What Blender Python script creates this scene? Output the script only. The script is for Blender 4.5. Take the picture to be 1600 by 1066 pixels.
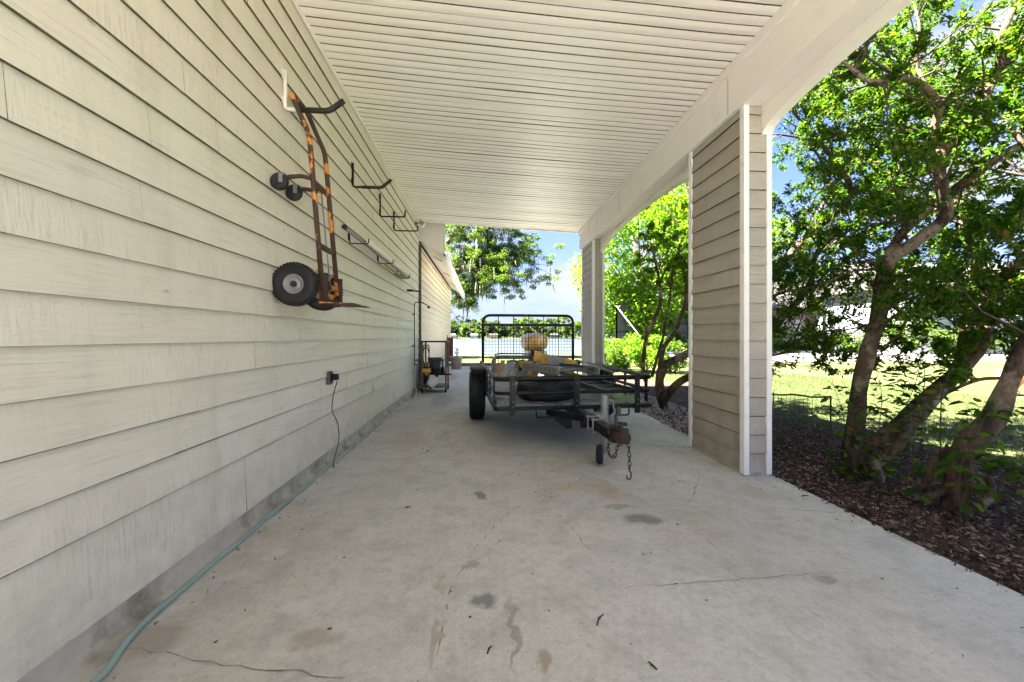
import bpy, math, random
import numpy as np
from mathutils import Vector, Matrix, noise as mn
random.seed(7); rng = np.random.default_rng(7)
R = math.radians
scene = bpy.context.scene
for o in list(bpy.data.objects): bpy.data.objects.remove(o)
COL = scene.collection

# ------------------------------------------------------------ camera
F, TH, CH = 600.0, math.atan(45/600), 1.1
S_, C_ = math.sin(TH), math.cos(TH)
cam = bpy.data.cameras.new('camera'); camo = bpy.data.objects.new('camera', cam); COL.objects.link(camo)
camo.location = (0, 0, CH); camo.rotation_euler = (R(90), 0, -TH)
cam.sensor_width = 36; cam.lens = F/1600*36; cam.shift_y = -7/1600; cam.clip_end = 5000; cam.clip_start = .05
scene.camera = camo
# ------------------------------------------------------------ world, sun, exposure
SUN_EL, SUN_AZ = R(60), R(-96)      # azimuth from +y towards +x
w = bpy.data.worlds.new('World'); scene.world = w; w.use_nodes = True
nt = w.node_tree; nt.nodes.clear()
def WN(t, **k):
    n = nt.nodes.new(t)
    for a, b in k.items(): setattr(n, a, b)
    return n
sky = WN('ShaderNodeTexSky', sky_type='NISHITA', sun_disc=False, sun_elevation=SUN_EL, sun_rotation=SUN_AZ, air_density=1.0, dust_density=.2, ozone_density=2.5)
bg = WN('ShaderNodeBackground'); bg.inputs[1].default_value = .05
out = WN('ShaderNodeOutputWorld'); tc = WN('ShaderNodeTexCoord')
mp = WN('ShaderNodeMapping'); mp.inputs['Scale'].default_value = (1, 1, 2.6); mp.inputs['Location'].default_value = (3.1, 1.55, .35)
no = WN('ShaderNodeTexNoise'); no.inputs['Scale'].default_value = 2.4; no.inputs['Detail'].default_value = 9; no.inputs['Roughness'].default_value = .55
cr = WN('ShaderNodeValToRGB'); cr.color_ramp.elements[0].position = .46; cr.color_ramp.elements[1].position = .62
mx = WN('ShaderNodeMix', data_type='RGBA'); mx.inputs['B'].default_value = (1.15, 1.2, 1.35, 1)
L = nt.links.new
L(tc.outputs['Generated'], mp.inputs[0]); L(mp.outputs[0], no.inputs[0]); L(no.outputs[0], cr.inputs[0])
L(cr.outputs[0], mx.inputs['Factor']); tint = WN('ShaderNodeMix', data_type='RGBA', blend_type='MULTIPLY'); tint.inputs[0].default_value = 1; tint.inputs['B'].default_value = (.31, .345, .52, 1)
L(sky.outputs[0], tint.inputs['A']); L(tint.outputs['Result'], mx.inputs['A']); sp_ = WN('ShaderNodeSeparateXYZ'); L(tc.outputs['Generated'], sp_.inputs[0])
hz = WN('ShaderNodeValToRGB'); hz.color_ramp.elements[0].position = .0; hz.color_ramp.elements[0].color = (.92, .92, .92, 1); hz.color_ramp.elements[1].position = .42; hz.color_ramp.elements[1].color = (0, 0, 0, 1); L(sp_.outputs[2], hz.inputs[0])
mh = WN('ShaderNodeMix', data_type='RGBA'); mh.inputs['B'].default_value = (.68, .80, 1.02, 1); L(hz.outputs[0], mh.inputs[0])
L(sky.outputs[0], tint.inputs['A']); L(tint.outputs['Result'], mh.inputs['A']); L(mh.outputs['Result'], mx.inputs['A'])
L(mx.outputs['Result'], bg.inputs[0]); L(bg.outputs[0], out.inputs[0])
sl = bpy.data.lights.new('sun', 'SUN'); sl.energy = 5.0; sl.angle = R(.5); sl.color = (1, .93, .84)
so = bpy.data.objects.new('sun', sl); COL.objects.link(so)
sd = Vector((math.sin(SUN_AZ)*math.cos(SUN_EL), math.cos(SUN_AZ)*math.cos(SUN_EL), math.sin(SUN_EL)))
so.rotation_euler = sd.to_track_quat('Z', 'Y').to_euler(); so.location = (0, 0, 20)
scene.view_settings.view_transform = 'Standard'; scene.view_settings.look = 'None'
scene.view_settings.exposure = 4.08; scene.view_settings.gamma = 1
scene.render.engine = 'CYCLES'
try:
    scene.cycles.max_bounces = 10; scene.cycles.diffuse_bounces = 7; scene.cycles.transmission_bounces = 6
    scene.cycles.sample_clamp_indirect = 8
except Exception: pass

# ------------------------------------------------------------ helpers
def at(u, v, D):
    a = (u-800)/F*D; b = (526-v)/F*D
    return Vector((a*C_+D*S_, D*C_-a*S_, CH+b))
def fl(u, v, z=0):
    return at(u, v, F*(CH-z)/(v-526))
def tag(o, label=None, cat=None, group=None, kind=None):
    if label: o['label'] = label
    if cat: o['category'] = cat
    if group: o['group'] = group
    if kind: o['kind'] = kind
    return o
def empty(name, loc=(0, 0, 0), rz=0, label=None, cat=None, group=None, rot=None):
    o = bpy.data.objects.new(name, None); COL.objects.link(o); o.location = loc
    o.rotation_euler = rot if rot else (0, 0, rz); o.empty_display_size = .1
    return tag(o, label, cat, group)
class MB:
    def __init__(s): s.v = []; s.f = []; s.m = []; s.sm = []
    def add(s, vs, fs, m=0, smooth=False):
        b = len(s.v); s.v += [tuple(x) for x in vs]
        for f in fs: s.f.append(tuple(b+i for i in f)); s.m.append(m); s.sm.append(smooth)
    def box(s, c, d, m=0, rz=0, M=None, bev=0):
        x, y, z = d[0]/2, d[1]/2, d[2]/2
        T = M if M is not None else Matrix.Translation(c) @ Matrix.Rotation(rz, 4, 'Z')
        if bev <= 0:
            vs = [(-x,-y,-z),(x,-y,-z),(x,y,-z),(-x,y,-z),(-x,-y,z),(x,-y,z),(x,y,z),(-x,y,z)]
            fs = [(0,3,2,1),(4,5,6,7),(0,1,5,4),(1,2,6,5),(2,3,7,6),(3,0,4,7)]
            s.add([T @ Vector(p) for p in vs], fs, m); return s
        b = min(bev, x*.45, y*.45, z*.45); vs = []
        for sx in (-1, 1):
            for sy in (-1, 1):
                for sz in (-1, 1):
                    vs += [(sx*x, sy*(y-b), sz*(z-b)), (sx*(x-b), sy*y, sz*(z-b)), (sx*(x-b), sy*(y-b), sz*z)]
        import bmesh
        bm = bmesh.new(); V = [bm.verts.new(p) for p in vs]; r = bmesh.ops.convex_hull(bm, input=V)
        bm.normal_update(); bm.verts.index_update()
        idx = {v: i for i, v in enumerate(bm.verts)}
        s.add([T @ v.co for v in bm.verts], [tuple(idx[v] for v in f.verts) for f in bm.faces], m); bm.free(); return s
    def tube(s, pts, r, n=8, m=0, cap=True, smooth=True, closed=False, flat=None):
        pts = [Vector(p) for p in pts]; k = len(pts)
        rs = r if isinstance(r, (list, tuple)) else [r]*k
        up = None; b = len(s.v)
        for i, p in enumerate(pts):
            if closed: t = pts[(i+1) % k]-pts[i-1]
            else: t = pts[min(i+1, k-1)]-pts[max(i-1, 0)]
            if t.length < 1e-9: t = Vector((0, 0, 1))
            t.normalize()
            if up is None:
                up = Vector((0, 0, 1)) if abs(t.z) < .9 else Vector((0, 1, 0))
            up = (up - t*up.dot(t))
            if up.length < 1e-6: up = t.orthogonal()
            up.normalize(); sd_ = t.cross(up)
            for j in range(n):
                a = 2*math.pi*(j+.5)/n
                fx, fy = (1, 1) if flat is None else flat
                s.v.append(tuple(p + (sd_*math.cos(a)*fx + up*math.sin(a)*fy)*rs[i]))
        rng_ = k if closed else k-1
        for i in range(rng_):
            for j in range(n):
                a0 = b+i*n+j; a1 = b+i*n+(j+1) % n; c0 = b+((i+1) % k)*n+j; c1 = b+((i+1) % k)*n+(j+1) % n
                s.f.append((a0, c0, c1, a1)); s.m.append(m); s.sm.append(smooth)
        if cap and not closed:
            s.f.append(tuple(b+j for j in range(n))); s.m.append(m); s.sm.append(False)
            s.f.append(tuple(b+(k-1)*n+j for j in reversed(range(n)))); s.m.append(m); s.sm.append(False)
        return s
    def lathe(s, prof, T=Matrix(), n=24, m=0, smooth=True):
        b = len(s.v); k = len(prof)
        for (r, z) in prof:
            for j in range(n):
                a = 2*math.pi*j/n; s.v.append(tuple(T @ Vector((r*math.cos(a), r*math.sin(a), z))))
        for i in range(k-1):
            for j in range(n):
                s.f.append((b+i*n+j, b+i*n+(j+1) % n, b+(i+1)*n+(j+1) % n, b+(i+1)*n+j)); s.m.append(m); s.sm.append(smooth)
        return s
    def build(s, name, mats, parent=None, **k):
        me = bpy.data.meshes.new(name); me.from_pydata(s.v, [], s.f)
        if not isinstance(mats, (list, tuple)): mats = [mats]
        for a in mats: me.materials.append(a)
        me.polygons.foreach_set('material_index', s.m); me.polygons.foreach_set('use_smooth', s.sm); me.update()
        o = bpy.data.objects.new(name, me); COL.objects.link(o)
        if parent: o.parent = parent
        return tag(o, **k)
def catmull(pts, sub=4):
    P = [Vector(p) for p in pts]; P = [P[0]*2-P[1]]+P+[P[-1]*2-P[-2]]; o = []
    for i in range(1, len(P)-2):
        for j in range(sub):
            t = j/sub; a, b, c, d = P[i-1:i+3]
            o.append(.5*((2*b)+(c-a)*t+(2*a-5*b+4*c-d)*t*t+(3*b-a-3*c+d)*t**3))
    o.append(P[-2]); return o
def lerp(a, b, t): return a+(b-a)*t
def fillet(pts, r, n=5):
    P = [Vector(p) for p in pts]; o = [P[0]]
    for i in range(1, len(P)-1):
        a = (P[i-1]-P[i]); b = (P[i+1]-P[i]); q = min(r, a.length*.49, b.length*.49); a.normalize(); b.normalize()
        p0 = P[i]+a*q; p1 = P[i]+b*q
        for j in range(n+1):
            t = j/n; o.append(p0*(1-t)**2+P[i]*2*t*(1-t)+p1*t*t)
    o.append(P[-1]); return o

# ------------------------------------------------------------ materials
def newmat(name):
    m = bpy.data.materials.new(name); m.use_nodes = True; n = m.node_tree; n.nodes.clear(); return m, n
class G:
    """tiny node-graph helper"""
    def __init__(s, name):
        s.mat, s.t = newmat(name); s.p = s.N('ShaderNodeBsdfPrincipled'); s.o = s.N('ShaderNodeOutputMaterial'); s.L(s.p.outputs[0], s.o.inputs[0])
        s.tc = s.N('ShaderNodeTexCoord'); s.co = s.tc.outputs['Object']
    def N(s, t, **k):
        n = s.t.nodes.new(t)
        for a, b in k.items(): setattr(n, a, b)
        return n
    def L(s, a, b): s.t.links.new(a, b)
    def map(s, sc=(1, 1, 1), loc=(0, 0, 0), src=None, rot=(0, 0, 0)):
        n = s.N('ShaderNodeMapping'); n.inputs['Scale'].default_value = sc; n.inputs['Location'].default_value = loc; n.inputs['Rotation'].default_value = rot
        s.L(src or s.co, n.inputs[0]); return n.outputs[0]
    def noise(s, scale, detail=4, rough=.5, src=None, dist=0):
        n = s.N('ShaderNodeTexNoise'); n.inputs['Scale'].default_value = scale; n.inputs['Detail'].default_value = detail
        n.inputs['Roughness'].default_value = rough; n.inputs['Distortion'].default_value = dist
        s.L(src or s.co, n.inputs[0]); return n.outputs[0]
    def voro(s, scale, src=None, feature='F1', outp='Distance'):
        n = s.N('ShaderNodeTexVoronoi', feature=feature); n.inputs['Scale'].default_value = scale; s.L(src or s.co, n.inputs[0]); return n.outputs[outp]
    def ramp(s, fac, stops):
        n = s.N('ShaderNodeValToRGB'); e = n.color_ramp.elements
        while len(e) < len(stops): e.new(.5)
        for i, (p, c) in enumerate(stops):
            e[i].position = p; e[i].color = (c, c, c, 1) if not isinstance(c, (tuple, list)) else (*c, 1)
        s.L(fac, n.inputs[0]); return n.outputs[0]
    def mix(s, fac, a, b, blend='MIX'):
        n = s.N('ShaderNodeMix', data_type='RGBA', blend_type=blend)
        for x, k in ((fac, 'Factor'), (a, 'A'), (b, 'B')):
            i = n.inputs[k] if k != 'Factor' else n.inputs[0]
            if isinstance(x, (int, float)): i.default_value = x if k == 'Factor' else (x, x, x, 1)
            elif isinstance(x, (tuple, list)): i.default_value = (*x, 1)
            else: s.L(x, i)
        return n.outputs['Result']
    def math(s, op, a, b=0, c=None, clamp=False):
        n = s.N('ShaderNodeMath', operation=op, use_clamp=clamp)
        for i, x in enumerate((a, b, c)):
            if x is None: continue
            if isinstance(x, (int, float)): n.inputs[i].default_value = x
            else: s.L(x, n.inputs[i])
        return n.outputs[0]
    def bump(s, h, strength=.3, dist=.01, prev=None):
        n = s.N('ShaderNodeBump'); n.inputs['Strength'].default_value = strength; n.inputs['Distance'].default_value = dist
        s.L(h, n.inputs['Height'])
        if prev: s.L(prev, n.inputs['Normal'])
        return n.outputs[0]
    def fin(s, col, rough=.6, metal=0, nrm=None, spec=.5, **k):
        for x, key in ((col, 'Base Color'), (rough, 'Roughness'), (metal, 'Metallic')):
            if isinstance(x, (int, float)): s.p.inputs[key].default_value = x
            elif isinstance(x, (tuple, list)): s.p.inputs[key].default_value = (*x, 1)
            else: s.L(x, s.p.inputs[key])
        s.p.inputs['Specular IOR Level'].default_value = spec
        if nrm: s.L(nrm, s.p.inputs['Normal'])
        return s.mat
def simple(name, col, rough=.6, metal=0, var=.25, scale=8, bump=.15, bscale=60, dirt=None, dscale=3, dpos=(.5, .7), spec=.5):
    g = G(name); n = g.noise(scale, 5, .6)
    a = tuple(c*(1-var) for c in col); b = tuple(min(1, c*(1+var*.6)) for c in col)
    c = g.mix(g.ramp(n, [(.3, 0.), (.7, 1.)]), a, b)
    if dirt: c = g.mix(g.ramp(g.noise(dscale, 8, .65), [(dpos[0], 0.), (dpos[1], 1.)]), c, dirt)
    rr = g.ramp(g.noise(scale*2, 3), [(.3, max(0, rough-.12)), (.7, min(1, rough+.12))])
    return g.fin(c, rr, metal, g.bump(g.noise(bscale, 3), bump, .002) if bump else None, spec)

def siding_mat(name, base, dirt, warm, grime=.5):
    g = G(name)
    geo = g.N('ShaderNodeNewGeometry'); isl = geo.outputs['Random Per Island']
    off = g.N('ShaderNodeCombineXYZ'); g.L(g.math('MULTIPLY', isl, 37.), off.inputs[0]); g.L(g.math('MULTIPLY', isl, 91.), off.inputs[1])
    va = g.N('ShaderNodeVectorMath', operation='ADD'); g.L(g.co, va.inputs[0]); g.L(off.outputs[0], va.inputs[1]); co = va.outputs[0]
    c = g.mix(g.ramp(g.noise(1.7, 4, .6, co), [(.3, 0.), (.7, 1.)]), base, warm)
    c = g.mix(g.math('MULTIPLY', isl, .22), c, tuple(x*.82 for x in base))
    vert = g.noise(1, 6, .7, g.map((90, 90, 6), src=co)); hor = g.noise(1, 6, .7, g.map((4, 4, 130), src=co))
    sel = g.ramp(g.noise(.9, 2, .5, co), [(.42, 0.), (.55, 1.)])
    grain = g.mix(sel, vert, hor)
    c = g.mix(g.math('MULTIPLY', g.ramp(grain, [(.5, 0.), (.72, 1.)]), .34), c, dirt)
    ch = g.ramp(g.noise(55, 4, .75, g.map((1, 1, 2.5), src=co)), [(.60, 0.), (.66, 1.)])
    c = g.mix(g.math('MULTIPLY', g.math('MULTIPLY', ch, g.ramp(g.noise(1.3, 4, .6, co), [(.48, 0.), (.62, 1.)])), .55*grime), c, tuple(x*.7 for x in dirt))
    sp = g.ramp(g.noise(28, 3, .7, g.map((1, 1, .8), src=co)), [(.68, 0.), (.76, 1.)])
    sp2 = g.math('MULTIPLY', sp, g.ramp(g.noise(2.3, 3, .6, co), [(.45, 0.), (.65, 1.)]))
    c = g.mix(g.math('MULTIPLY', sp2, .7*grime), c, tuple(x*.35 for x in dirt))
    st = g.ramp(g.noise(1, 5, .65, g.map((7, 7, .8))), [(.52, 0.), (.75, 1.)])
    c = g.mix(g.math('MULTIPLY', st, .35*grime), c, dirt)
    kn = g.ramp(g.voro(4.2, g.map((1, .8, 1.8), src=co)), [(0., 1.), (.04, 1.), (.065, 0.)])
    c = g.mix(g.math('MULTIPLY', kn, .7*grime), c, tuple(x*.4 for x in dirt))
    sz = g.N('ShaderNodeSeparateXYZ'); g.L(g.co, sz.inputs[0])
    spl = g.math('MULTIPLY', g.ramp(sz.outputs[2], [(.10, 1.), (.75, 0.)]), g.ramp(g.noise(6, 6, .7), [(.38, 0.), (.62, 1.)]))
    c = g.mix(g.math('MULTIPLY', spl, .5*grime), c, tuple(x*.8 for x in dirt))
    nb = g.bump(grain, .8, .005); nb = g.bump(g.noise(14, 4, .6, co), .25, .004, nb)
    return g.fin(c, g.ramp(g.noise(9, 3, src=co), [(.3, .42), (.7, .62)]), 0, nb, .4)

M = {}
M['siding'] = siding_mat('painted_siding', (.70, .668, .585), (.27, .24, .19), (.76, .725, .645))
M['siding_edge'] = simple('lap_shade_and_dirt', (.17, .15, .095), .8, var=.5, scale=14, dirt=(.07, .065, .05), dscale=9)  # lap shadow painted into the colour, along with dirt on the drip edges
M['wing'] = siding_mat('wing_siding', (.70, .60, .47), (.40, .33, .24), (.74, .64, .50), .3)
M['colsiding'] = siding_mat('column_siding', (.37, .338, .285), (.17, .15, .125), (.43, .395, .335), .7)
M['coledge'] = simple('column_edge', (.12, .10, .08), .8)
M['trim'] = simple('white_trim', (.80, .80, .79), .45, var=.04, scale=4, dirt=(.45, .42, .36), dscale=7, dpos=(.62, .8))
M['beam'] = simple('beam_paint', (.83, .80, .755), .5, var=.03, scale=2, bump=.08, bscale=9, dirt=(.6, .56, .49), dscale=3, dpos=(.58, .8))
g = G('ceiling_vinyl')
c = g.mix(g.ramp(g.noise(1.2, 4, .6), [(.35, 0.), (.7, 1.)]), (.87, .84, .79), (.89, .865, .825))
c = g.mix(g.math('MULTIPLY', g.ramp(g.noise(1, 4, .7, g.map((.7, 9, 1))), [(.45, 0.), (.7, 1.)]), .35), c, (.70, .66, .57))
M['ceiling'] = g.fin(c, .38, 0, g.bump(g.noise(1, 4, .6, g.map((3, 200, 1))), .1, .001), .5)
M['groove'] = simple('ceiling_groove', (.085, .075, .055), .8, var=.3, scale=5)
M['black'] = simple('black_steel', (.0035, .004, .0055), .42, 0, var=.3, dirt=(.016, .012, .010), dscale=12, dpos=(.6, .8), spec=.3)
M['rubber'] = simple('rubber', (.006, .006, .007), .7, var=.4, dirt=(.03, .028, .026), dscale=7)
M['galv'] = simple('galvanised', (.24, .25, .26), .5, .35, var=.2, scale=20)
M['alu'] = simple('aluminium', (.26, .27, .28), .5, .3, var=.25, scale=9, dirt=(.22, .2, .18), dscale=6)
M['alu_dark'] = simple('weathered_aluminium', (.10, .105, .115), .55, .2, var=.3, scale=9, dirt=(.1, .09, .08), dscale=6)
M['deck'] = simple('steel_deck', (.22, .225, .24), .35, .5, var=.35, scale=6, dirt=(.14, .12, .1), dscale=4)
M['rust'] = simple('rusty_coupler', (.05, .025, .019), .8, .1, var=.5, scale=20, dirt=(.03, .018, .015), dscale=14)
M['chain'] = simple('rusty_chain', (.10, .065, .05), .75, .3, var=.5, scale=30)
g = G('rusted_orange_paint')
c = g.mix(g.ramp(g.noise(5.2, 5, .6), [(.565, 0.), (.585, 1.)]), (.055, .026, .020), (.62, .24, .05))
M['handtruck'] = g.fin(c, .7, .1, g.bump(g.noise(40, 4), .4, .003))
M['orangepaint'] = simple('orange_paint', (.62, .26, .07), .6, dirt=(.12, .05, .03), dscale=9, dpos=(.5, .6))
M['yellow'] = simple('yellow_fibreglass', (.62, .36, .03), .5, dirt=(.2, .12, .03), dscale=6)
M['plasticgrey'] = simple('grey_plastic', (.30, .30, .32), .5)
M['wood'] = simple('tan_lumber', (.36, .24, .12), .7, var=.35, scale=12)
M['hose'] = simple('teal_hose', (.25, .35, .34), .4, var=.2, scale=6, dirt=(.3, .3, .27), dscale=4)
M['palehose'] = simple('grey_hose', (.46, .46, .42), .45, var=.15)
M['brown'] = simple('brown_metal', (.13, .10, .075), .5)
M['whiteplastic'] = simple('white_plastic', (.75, .74, .70), .4, var=.05)
M['cord'] = simple('black_cord', (.02, .02, .02), .5)
M['terracotta'] = simple('pot_grey', (.30, .29, .25), .75, dirt=(.42, .26, .17), dscale=3)
M['red'] = simple('red_fabric', (.13, .022, .02), .7)
M['bucket'] = simple('dark_bucket', (.045, .05, .06), .45)
M['roof'] = simple('asphalt_shingle', (.045, .04, .038), .9, var=.4, scale=30)
M['boatorange'] = simple('orange_hull', (.45, .20, .05), .35, var=.12, dirt=(.8, .6, .3), dscale=1.5)
M['neigh_brick'] = simple('pale_brick', (.15, .105, .09), .8, var=.2, scale=3)
M['neigh_white'] = simple('white_stucco', (.28, .29, .32), .7, var=.04)
M['neigh_door'] = simple('garage_door', (.27, .24, .24), .5, var=.06)
M['glassd'] = simple('dark_window', (.03, .035, .04), .12, var=.2, bump=0)
M['mesh_dark'] = simple('screen_mesh', (.06, .065, .075), .7)

# concrete with stains and speckle
def concrete():
    g = G('concrete')
    c = g.mix(g.ramp(g.noise(.75, 6, .6), [(.32, 0.), (.68, 1.)]), (.46, .452, .42), (.62, .61, .57))
    c = g.mix(g.math('MULTIPLY', g.ramp(g.noise(1, 5, .6, g.map((.9, .35, 1))), [(.5, 0.), (.7, 1.)]), .55), c, (.41, .35, .27))
    c = g.mix(g.math('MULTIPLY', g.ramp(g.noise(5.5, 7, .7), [(.46, 0.), (.66, 1.)]), .5), c, (.30, .29, .255))
    c = g.mix(g.math('MULTIPLY', g.ramp(g.noise(23, 6, .75), [(.50, 0.), (.66, 1.)]), .4), c, (.27, .26, .23))
    c = g.mix(g.math('MULTIPLY', g.ramp(g.noise(2.6, 7, .7, g.map(loc=(5, 3, 0))), [(.56, 0.), (.70, 1.)]), .45), c, (.68, .66, .61))
    sp = g.ramp(g.noise(160, 2, .6), [(.66, 0.), (.74, 1.)]); c = g.mix(g.math('MULTIPLY', sp, .8), c, (.72, .70, .66))
    dk = g.ramp(g.noise(75, 2, .5), [(.69, 0.), (.75, 1.)]); c = g.mix(g.math('MULTIPLY', dk, .8), c, (.12, .11, .1))
    c = g.mix(g.math('MULTIPLY', g.ramp(g.noise(48, 5, .8), [(.42, 0.), (.62, 1.)]), .32), c, (.31, .30, .27))
    c = g.mix(g.math('MULTIPLY', g.ramp(g.noise(1, 6, .75, g.map((8, 3, 1), rot=(0, 0, .6))), [(.62, 0.), (.70, 1.)]), .35), c, (.70, .69, .65))
    ds = g.ramp(g.voro(3.3), [(0., 1.), (.03, 1.), (.045, 0.)])
    c = g.mix(g.math('MULTIPLY', ds, .6), c, (.12, .105, .085))
    wn = g.N('ShaderNodeTexNoise'); wn.inputs['Scale'].default_value = 9; wn.inputs['Detail'].default_value = 5; g.L(g.co, wn.inputs[0])
    sub = g.N('ShaderNodeVectorMath', operation='SUBTRACT'); g.L(wn.outputs['Color'], sub.inputs[0]); sub.inputs[1].default_value = (.5, .5, .5)
    scl = g.N('ShaderNodeVectorMath', operation='SCALE'); g.L(sub.outputs[0], scl.inputs[0]); scl.inputs['Scale'].default_value = .16
    add = g.N('ShaderNodeVectorMath', operation='ADD'); g.L(g.co, add.inputs[0]); g.L(scl.outputs[0], add.inputs[1]); wc = add.outputs[0]
    st = [(750, 775, .06, .10, (.17, .165, .16), .8), (1008, 812, .15, .09, (.15, .15, .15), .75), (968, 792, .14, .05, (.2, .18, .15), .5), (752, 942, .085, .055, (.15, .15, .15), .8),
          (735, 880, .04, .05, (.19, .175, .155), .5), (802, 985, .016, .22, (.22, .2, .17), .6), (852, 1035, .03, .06, (.3, .22, .12), .6), (683, 1000, .02, .14, (.33, .24, .14), .5),
          (690, 915, .018, .1, (.33, .25, .15), .4), (948, 765, .1, .25, (.42, .26, .13), .45), (900, 760, .26, .10, (.42, .28, .16), .3), (935, 725, .09, .12, (.4, .2, .09), .7),
          (970, 738, .06, .08, (.62, .60, .57), .8), (470, 945, .09, .07, (.58, .57, .54), .6), (430, 865, .06, .05, (.58, .57, .54), .5), (490, 1000, .12, .07, (.3, .22, .17), .5),
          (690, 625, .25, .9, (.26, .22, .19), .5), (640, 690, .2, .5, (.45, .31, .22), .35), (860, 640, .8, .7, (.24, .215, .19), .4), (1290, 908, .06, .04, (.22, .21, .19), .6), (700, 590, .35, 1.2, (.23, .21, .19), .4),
          (1180, 770, .12, .2, (.33, .3, .2), .45), (230, 1000, .16, .10, (.25, .2, .15), .45), (1150, 720, .14, .14, (.52, .5, .46), .5), (745, 950, .05, .02, (.5, .5, .48), .5), (760, 778, .035, .02, (.6, .6, .6), .7)]
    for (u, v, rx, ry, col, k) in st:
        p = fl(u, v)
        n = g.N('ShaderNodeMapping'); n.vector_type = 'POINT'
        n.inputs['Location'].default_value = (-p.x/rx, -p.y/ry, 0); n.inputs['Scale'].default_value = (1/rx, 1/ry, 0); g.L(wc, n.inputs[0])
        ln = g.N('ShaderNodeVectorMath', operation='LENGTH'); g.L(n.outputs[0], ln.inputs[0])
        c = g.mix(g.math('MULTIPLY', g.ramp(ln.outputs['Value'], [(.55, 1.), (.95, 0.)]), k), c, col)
    nb = g.bump(g.noise(180, 3, .6), .25, .002); nb = g.bump(g.noise(12, 5, .6), .2, .006, nb)
    return g.fin(c, g.ramp(g.noise(3, 4), [(.3, .62), (.7, .85)]), 0, nb, .35)
M['concrete'] = concrete()
M['foundation'] = simple('foundation_concrete', (.42, .40, .355), .85, var=.2, scale=6, bump=.4, bscale=40, dirt=(.17, .15, .12), dscale=4)
M['bounce_apron'] = simple('bounce_concrete', (.52, .50, .46), .85, var=.1)
M['crack'] = simple('crack_dirt', (.23, .21, .18), .95, var=.5, scale=20)
M['crack_rust'] = simple('rusty_crack', (.27, .20, .13), .95, var=.5, scale=20)
g = G('lawn_grass')
c = g.mix(g.ramp(g.noise(.35, 5, .6), [(.35, 0.), (.7, 1.)]), (.05, .068, .018), (.115, .115, .042))
c = g.mix(g.math('MULTIPLY', g.ramp(g.noise(90, 4, .7), [(.35, 0.), (.65, 1.)]), .6), c, (.04, .055, .016))
M['lawn'] = g.fin(c, .8, 0, g.bump(g.noise(120, 4, .7), .6, .03), .2)
g = G('grass_blade'); geo = g.N('ShaderNodeNewGeometry')
M['blade'] = g.fin(g.ramp(geo.outputs['Random Per Island'], [(0., (.028, .055, .010)), (.6, (.05, .085, .016)), (1., (.10, .105, .03))]), .6, 0, None, .3)
g = G('mulch_soil')
c = g.mix(g.ramp(g.noise(30, 6, .7), [(.35, 0.), (.65, 1.)]), (.035, .024, .018), (.13, .09, .07))
M['soil'] = g.fin(c, .95, 0, g.bump(g.noise(45, 6, .7), 1., .04), .1)
g = G('bark_chips'); geo = g.N('ShaderNodeNewGeometry')
M['chip'] = g.fin(g.ramp(geo.outputs['Random Per Island'], [(0., (.025, .017, .013)), (.45, (.075, .048, .035)), (.7, (.14, .095, .07)), (.88, (.24, .19, .16)), (.95, (.24, .11, .05)), (1., (.42, .36, .31))]), .85, 0, None, .2)
g = G('pebbles'); geo = g.N('ShaderNodeNewGeometry')
M['pebble'] = g.fin(g.ramp(geo.outputs['Random Per Island'], [(0., (.16, .13, .12)), (.5, (.33, .28, .26)), (1., (.55, .5, .47))]), .8)
g = G('bark')
c = g.mix(g.ramp(g.noise(1, 6, .65, g.map((9, 9, 2.2))), [(.38, 0.), (.62, 1.)]), (.05, .032, .021), (.17, .115, .075))
c = g.mix(g.ramp(g.noise(3.2, 5, .6), [(.53, 0.), (.58, 1.)]), c, (.27, .215, .16))
c = g.mix(g.ramp(g.noise(16, 6, .7), [(.56, 0.), (.66, 1.)]), c, (.05, .04, .03))
M['bark'] = g.fin(c, .8, 0, g.bump(g.noise(1, 8, .75, g.map((34, 34, 8))), 1., .03), .25)
M['twig'] = simple('twig', (.055, .038, .026), .8)
def leafmat(name, stops, trans=.45, rough=.42):
    g = G(name); geo = g.N('ShaderNodeNewGeometry'); col = g.ramp(geo.outputs['Random Per Island'], stops)
    g.fin(col, .6, 0, None, .15)
    tr = g.N('ShaderNodeBsdfTranslucent'); g.L(g.mix(1., col, (1.7, 1.8, .5), 'MULTIPLY'), tr.inputs[0])
    mxs = g.N('ShaderNodeMixShader'); mxs.inputs[0].default_value = trans
    g.L(g.p.outputs[0], mxs.inputs[1]); g.L(tr.outputs[0], mxs.inputs[2]); g.L(mxs.outputs[0], g.o.inputs[0]); return g.mat
M['leaf'] = leafmat('leaf_green', [(0., (.020, .056, .006)), (.5, (.048, .115, .010)), (.85, (.095, .165, .016)), (.97, (.11, .14, .02)), (1., (.2, .09, .03))])
M['leaf_bright'] = leafmat('leaf_bright', [(0., (.05, .12, .010)), (.5, (.10, .20, .015)), (1., (.19, .27, .03))], .5)
M['leaf_oak'] = leafmat('leaf_oak', [(0., (.03, .07, .012)), (.5, (.07, .13, .02)), (1., (.14, .19, .04))], .4)
M['leaf_far'] = leafmat('leaf_far', [(0., (.02, .042, .018)), (.5, (.038, .07, .028)), (1., (.08, .11, .035))], .3)
M['moss'] = simple('spanish_moss', (.22, .24, .18), .95, var=.3)
g = G('lake_water'); nb = g.bump(g.noise(1, 4, .6, g.map((.6, 1.4, 1))), .35, .1)
M['water'] = g.fin((.09, .12, .14), .12, 0, nb, .5)
M['litter'] = simple('dead_leaf', (.10, .075, .05), .9)
M['paving'] = simple('pale_paving', (.12, .11, .098), .85, var=.1)

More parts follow.
